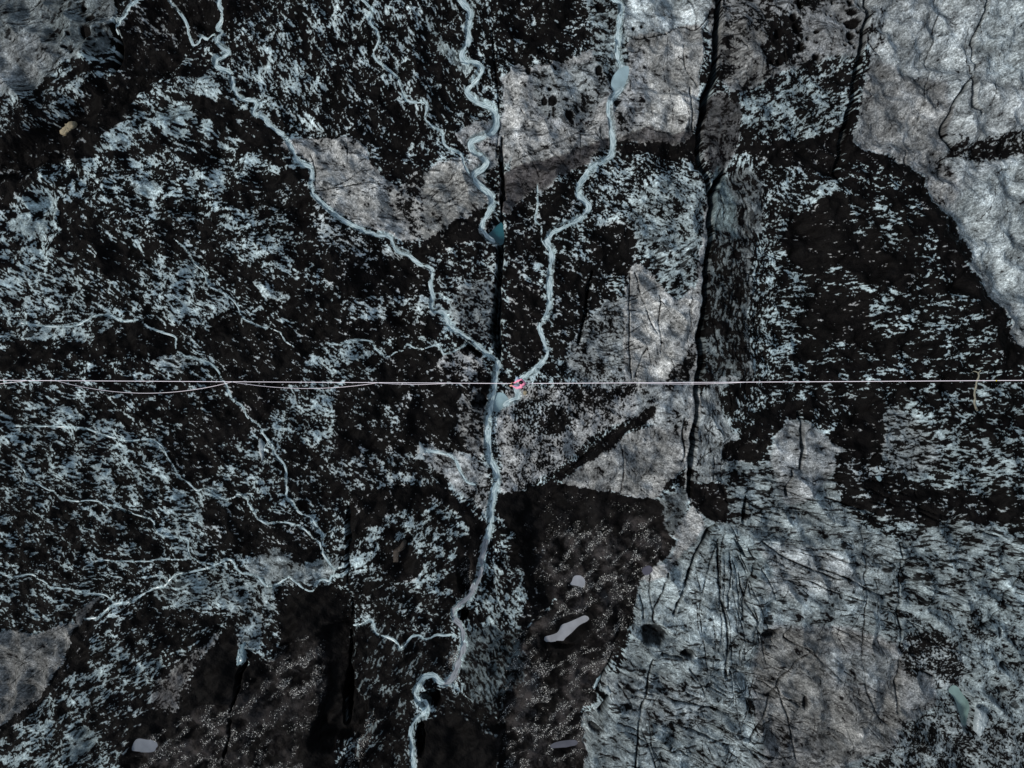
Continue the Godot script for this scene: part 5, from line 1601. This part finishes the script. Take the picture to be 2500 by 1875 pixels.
func net(st: SurfaceTool, bones: Array, cell: float, k: float, first: int) -> int:
	var lo := Vector3.ONE * 1e9
	var hi := -lo
	for b in bones:
		var r := Vector3.ONE * (maxf(b[2], b[3]) + cell * 3.0)
		lo = lo.min(b[0] - r).min(b[1] - r)
		hi = hi.max(b[0] + r).max(b[1] + r)
	var nx := int((hi.x - lo.x) / cell) + 2
	var ny := int((hi.y - lo.y) / cell) + 2
	var nz := int((hi.z - lo.z) / cell) + 2
	var field := PackedFloat32Array()
	field.resize(nx * ny * nz)
	var block := 5
	var reach := block * cell * 0.9 + cell
	for bz in range(0, nz, block):
		for by in range(0, ny, block):
			for bx in range(0, nx, block):
				var c := bones_at(lo + Vector3(bx + 2, by + 2, bz + 2) * cell, bones, k)
				for z in range(bz, mini(bz + block, nz)):
					for y in range(by, mini(by + block, ny)):
						for x in range(bx, mini(bx + block, nx)):
							field[(z * ny + y) * nx + x] = bones_at(lo + Vector3(x, y, z) * cell, bones, k) if absf(c) < reach else c
	var sx := 1
	var sy := nx
	var sz := nx * ny
	var place := {}
	var corner := [0, sx, sy, sx + sy, sz, sx + sz, sy + sz, sx + sy + sz]
	var off := [Vector3(0, 0, 0), Vector3(1, 0, 0), Vector3(0, 1, 0), Vector3(1, 1, 0), Vector3(0, 0, 1), Vector3(1, 0, 1), Vector3(0, 1, 1), Vector3(1, 1, 1)]
	var edges := [[0, 1], [0, 2], [0, 4], [1, 3], [1, 5], [2, 3], [2, 6], [4, 5], [4, 6], [3, 7], [5, 7], [6, 7]]
	var count := first
	for z in nz - 1:
		for y in ny - 1:
			var base := (z * ny + y) * nx
			for x in nx - 1:
				var o := base + x
				if absf(field[o]) > cell * 3.0:
					continue
				var inside := 0
				for q in 8:
					if field[o + corner[q]] < 0.0:
						inside += 1
				if inside == 0 or inside == 8:
					continue
				var sum := Vector3.ZERO
				var hits := 0
				for e in edges:
					var fa := field[o + corner[e[0]]]
					var fb := field[o + corner[e[1]]]
					if (fa < 0.0) != (fb < 0.0):
						sum += (off[e[0]] as Vector3).lerp(off[e[1]], fa / (fa - fb))
						hits += 1
				var p := lo + (Vector3(x, y, z) + sum / hits) * cell
				var g := Vector3(field[o + 1] - field[o] + field[o + sx + sy] - field[o + sy], field[o + sy] - field[o] + field[o + sy + sz] - field[o + sz], field[o + sz] - field[o] + field[o + sx + sz] - field[o + sx])
				st.set_normal(g.normalized() if g.length_squared() > 0.0 else Vector3.UP)
				st.add_vertex(p)
				place[o] = count
				count += 1
	for o in place:
		for axis in 3:
			var step: int = [sx, sy, sz][axis]
			var s1: int = [sy, sz, sx][axis]
			var s2: int = [sz, sx, sy][axis]
			var fa := field[o]
			var fb := field[o + step]
			if (fa < 0.0) == (fb < 0.0):
				continue
			if not (place.has(o - s1) and place.has(o - s2) and place.has(o - s1 - s2)):
				continue
			var quad := [place[o], place[o - s1], place[o - s1 - s2], place[o - s2]]
			if fa < 0.0:
				quad.reverse()
			for q in [0, 1, 2, 0, 2, 3]:
				st.add_index(quad[q])
	return count


func cloth_texture() -> ImageTexture:
	# pink print with irregular dark maroon spots and pale rings
	var n := FastNoiseLite.new()
	n.noise_type = FastNoiseLite.TYPE_CELLULAR
	n.seed = 8
	n.frequency = 0.075
	n.cellular_return_type = FastNoiseLite.RETURN_DISTANCE
	n.cellular_jitter = 0.9
	var im := Image.create(128, 128, false, Image.FORMAT_RGB8)
	for y in 128:
		for x in 128:
			var d := n.get_noise_2d(x, y) + 1.0 + 0.12 * n_fine.get_noise_2d(x * 2.0, y * 2.0)
			var c := Color(0.86, 0.17, 0.32)
			if d < 0.26:
				c = Color(0.16, 0.012, 0.05)
			elif d < 0.42:
				c = Color(0.92, 0.50, 0.60)
			im.set_pixel(x, y, c.linear_to_srgb())
	return ImageTexture.create_from_image(im)


func limb_mesh(groups: Array) -> ArrayMesh:
	var st := SurfaceTool.new()
	st.begin(Mesh.PRIMITIVE_TRIANGLES)
	var count := 0
	for g in groups:
		count = net(st, g[0], g[1], g[2], count)
	return st.commit()


func hand_bones(wrist: Vector3, aim: Vector3, flat: Vector3, thumb_side: float, curl: float) -> Array:
	# palm, four fingers of unequal length with two bends, a thumb from the side of the palm
	var f := aim.normalized()
	var up := (flat - f * flat.dot(f)).normalized()
	var s := f.cross(up)
	var b := []
	for k in 4:
		var across := (k - 1.5) * 0.019
		var knuckle := wrist + f * (0.085 - 0.004 * absf(k - 1.2)) + s * across
		b.append([wrist + s * across * 0.6, knuckle, 0.014, 0.0115])
		var long: float = [0.036, 0.042, 0.039, 0.030][k if thumb_side > 0.0 else 3 - k]
		var d := f
		var p := knuckle
		for j in 3:
			d = (d.rotated(s, -curl * (0.5 + 0.3 * j))).normalized()
			var q: Vector3 = p + d * long * [1.0, 0.75, 0.6][j]
			b.append([p, q, 0.0095 - 0.0007 * j, 0.009 - 0.0008 * j])
			p = q
	var root := wrist + f * 0.025 - s * 0.026 * thumb_side
	var mid := root + (f * 0.75 - s * 0.7 * thumb_side - up * 0.25).normalized() * 0.042
	b.append([root + s * 0.012 * thumb_side, root, 0.014, 0.0125])
	b.append([root, mid, 0.0115, 0.010])
	b.append([mid, mid + (f * 0.95 - s * 0.25 * thumb_side - up * 0.3).normalized() * 0.034, 0.010, 0.0085])
	return b


func build_person() -> void:
	var t := Node3D.new()
	t.name = numbered("person")
	add_child(t)
	t.position = line_point(1264.0, 936.2, LINE_Y) + Vector3(0, 0.004, 0)
	tag(t, "person in a pink spotted hooded jacket sitting on the highline, one knee drawn up", "person")
	var skin := plain(Color(0.80, 0.60, 0.50), 0.55, 0.4)
	skin.subsurf_scatter_enabled = true
	skin.subsurf_scatter_strength = 0.1
	var jacket := StandardMaterial3D.new()
	jacket.resource_name = "pink_spotted_jacket"
	jacket.albedo_texture = cloth_texture()
	jacket.uv1_triplanar = true
	jacket.uv1_scale = Vector3.ONE * 1.6
	jacket.roughness = 0.85
	var jeans := plain(Color(0.60, 0.68, 0.74), 0.9, 0.3)
	var black := plain(Color(0.03, 0.03, 0.035), 0.6, 0.4)
	var dark_hair := plain(Color(0.045, 0.035, 0.03), 0.55, 0.4)
	# joints; the person faces -x, the right side is -z
	var pelvis := Vector3(0.27, 0.13, 0.0)
	var chest := Vector3(0.25, 0.45, 0.0)
	var neck := Vector3(0.20, 0.60, -0.03)
	var head := Vector3(0.15, 0.745, -0.06)
	var sh_l := Vector3(0.20, 0.55, 0.175)
	var sh_r := Vector3(0.20, 0.55, -0.185)
	var el_l := Vector3(-0.05, 0.42, 0.25)
	var wr_l := Vector3(-0.30, 0.30, 0.13)
	var el_r := Vector3(0.02, 0.33, -0.15)
	var wr_r := Vector3(-0.22, 0.085, -0.035)
	var hip_l := Vector3(0.25, 0.11, 0.09)
	var hip_r := Vector3(0.25, 0.13, -0.09)
	var kn_l := Vector3(-0.16, 0.06, 0.12)
	var an_l := Vector3(-0.10, -0.37, 0.10)
	var kn_r := Vector3(-0.04, 0.36, -0.31)
	var an_r := Vector3(-0.14, 0.085, -0.06)
	# body: one surface from head to feet, hidden where clothes cover it
	var face := Vector3(-0.93, -0.25, -0.05).normalized()
	var side := face.cross(Vector3.UP).normalized()
	var trunk := [[pelvis, chest, 0.105, 0.105], [chest, neck, 0.10, 0.055], [neck, head - Vector3(0, 0.05, 0), 0.05, 0.05],
		[sh_r, sh_l, 0.06, 0.06], [sh_l, el_l, 0.042, 0.034], [el_l, wr_l, 0.034, 0.022], [sh_r, el_r, 0.042, 0.034], [el_r, wr_r, 0.034, 0.022],
		[hip_l, kn_l, 0.07, 0.045], [kn_l, an_l, 0.045, 0.03], [hip_r, kn_r, 0.07, 0.045], [kn_r, an_r, 0.045, 0.03]]
	var skull := [[head + face * -0.02 + Vector3(0, 0.02, 0), head + face * 0.015, 0.092, 0.085], [head - Vector3(0, 0.04, 0) + face * 0.04, head - Vector3(0, 0.095, 0) + face * 0.055, 0.055, 0.035],
		[neck, head - Vector3(0, 0.06, 0), 0.05, 0.052], [head + face * 0.095 + Vector3(0, 0.0, 0), head + face * 0.118 - Vector3(0, 0.035, 0), 0.010, 0.015],
		[head + side * 0.087 + Vector3(0, 0.015, 0), head + side * 0.09 - Vector3(0, 0.03, 0), 0.014, 0.010], [head - side * 0.087 + Vector3(0, 0.015, 0), head - side * 0.09 - Vector3(0, 0.03, 0), 0.014, 0.010],
		[head + face * 0.086 + side * 0.03 + Vector3(0, 0.022, 0), head + face * 0.086 - side * 0.03 + Vector3(0, 0.022, 0), 0.014, 0.014]]
	var hand_l := hand_bones(wr_l, Vector3(-0.95, -0.25, 0.0), Vector3(0, 1, 0.2), -1.0, 0.35)
	var hand_r := hand_bones(wr_r, Vector3(-0.9, -0.3, 0.12), Vector3(0.1, 1, 0), 1.0, 0.5)
	var body := put("body", limb_mesh([[trunk, 0.016, 0.05], [skull, 0.007, 0.022], [hand_l, 0.0045, 0.008], [hand_r, 0.0045, 0.008]]), skin, t)
	var eye_white := plain(Color(0.9, 0.9, 0.88), 0.2)
	for s in [-1.0, 1.0]:
		var eye := SphereMesh.new()
		eye.radius = 0.011
		eye.height = 0.022
		eye.radial_segments = 12
		eye.rings = 6
		var e := put("eye", eye, black if s > 2.0 else eye_white, body)
		e.position = head + face * 0.088 + side * 0.031 * s + Vector3(0, 0.004, 0)
	put("mouth", limb_mesh([[[[head + face * 0.093 + side * 0.02 - Vector3(0, 0.06, 0), head + face * 0.093 - side * 0.02 - Vector3(0, 0.06, 0), 0.007, 0.007]], 0.004, 0.004]]), plain(Color(0.62, 0.33, 0.31), 0.5), body)
	# clothes
	var coat := [[pelvis + Vector3(0.01, -0.01, 0), chest, 0.145, 0.15], [chest + Vector3(0.06, 0.06, 0), neck + Vector3(0.06, -0.03, 0), 0.12, 0.085], [sh_r, sh_l, 0.082, 0.082],
		[sh_l, el_l, 0.075, 0.062], [el_l, wr_l + Vector3(0.03, 0.012, 0.01), 0.06, 0.042], [sh_r, el_r, 0.075, 0.062], [el_r, wr_r + Vector3(0.03, 0.03, -0.008), 0.06, 0.042]]
	var coat_o := put("jacket", limb_mesh([[coat, 0.013, 0.05]]), jacket, t)
	# the hood lies on the back, its rim round the neck
	var rim := []
	for k in 7:
		var q0 := PI * (0.15 + 1.7 * k / 7.0)
		var q1 := PI * (0.15 + 1.7 * (k + 1) / 7.0)
		var c := neck + Vector3(0.03, 0.05, 0)
		rim.append([c + Vector3(-cos(q0) * 0.105, 0.02 - 0.03 * cos(q0), sin(q0) * 0.115), c + Vector3(-cos(q1) * 0.105, 0.02 - 0.03 * cos(q1), sin(q1) * 0.115), 0.034, 0.034])
	rim.append([neck + Vector3(0.10, 0.03, 0), neck + Vector3(0.20, -0.07, 0.02), 0.085, 0.055])
	put("hood", limb_mesh([[rim, 0.012, 0.04]]), jacket, coat_o)
	var pants := [[hip_l, kn_l, 0.095, 0.07], [kn_l, an_l + Vector3(0, 0.03, 0), 0.068, 0.05], [hip_r, kn_r, 0.095, 0.072], [kn_r, an_r + Vector3(0, 0.02, 0), 0.07, 0.05], [hip_l, hip_r, 0.10, 0.10], [pelvis, pelvis + Vector3(0, 0.05, 0), 0.12, 0.12]]
	put("trousers", limb_mesh([[pants, 0.014, 0.04]]), jeans, t)
	for foot in [[an_l, Vector3(-0.17, -0.065, 0.01)], [an_r, Vector3(-0.16, -0.025, 0.055)]]:
		var a: Vector3 = foot[0]
		var toe: Vector3 = a + foot[1]
		var heel := a + Vector3(0.035, -0.045 if a.y < 0.0 else -0.03, 0)
		put("shoe", limb_mesh([[[[a + Vector3(0, 0.01, 0), heel, 0.045, 0.036], [heel, toe, 0.036, 0.036], [a, toe, 0.042, 0.032]], 0.010, 0.03]]), black, t)
	put("hair", limb_mesh([[[[head + face * -0.035 + Vector3(0, 0.035, 0), head + face * 0.02 + Vector3(0, 0.045, 0), 0.093, 0.08], [head + face * -0.05, head + face * -0.055 - Vector3(0, 0.05, 0), 0.075, 0.06], [head + side * 0.05 + Vector3(0, 0.03, 0), head - side * 0.05 + Vector3(0, 0.03, 0), 0.055, 0.055]], 0.009, 0.03]]), dark_hair, t)
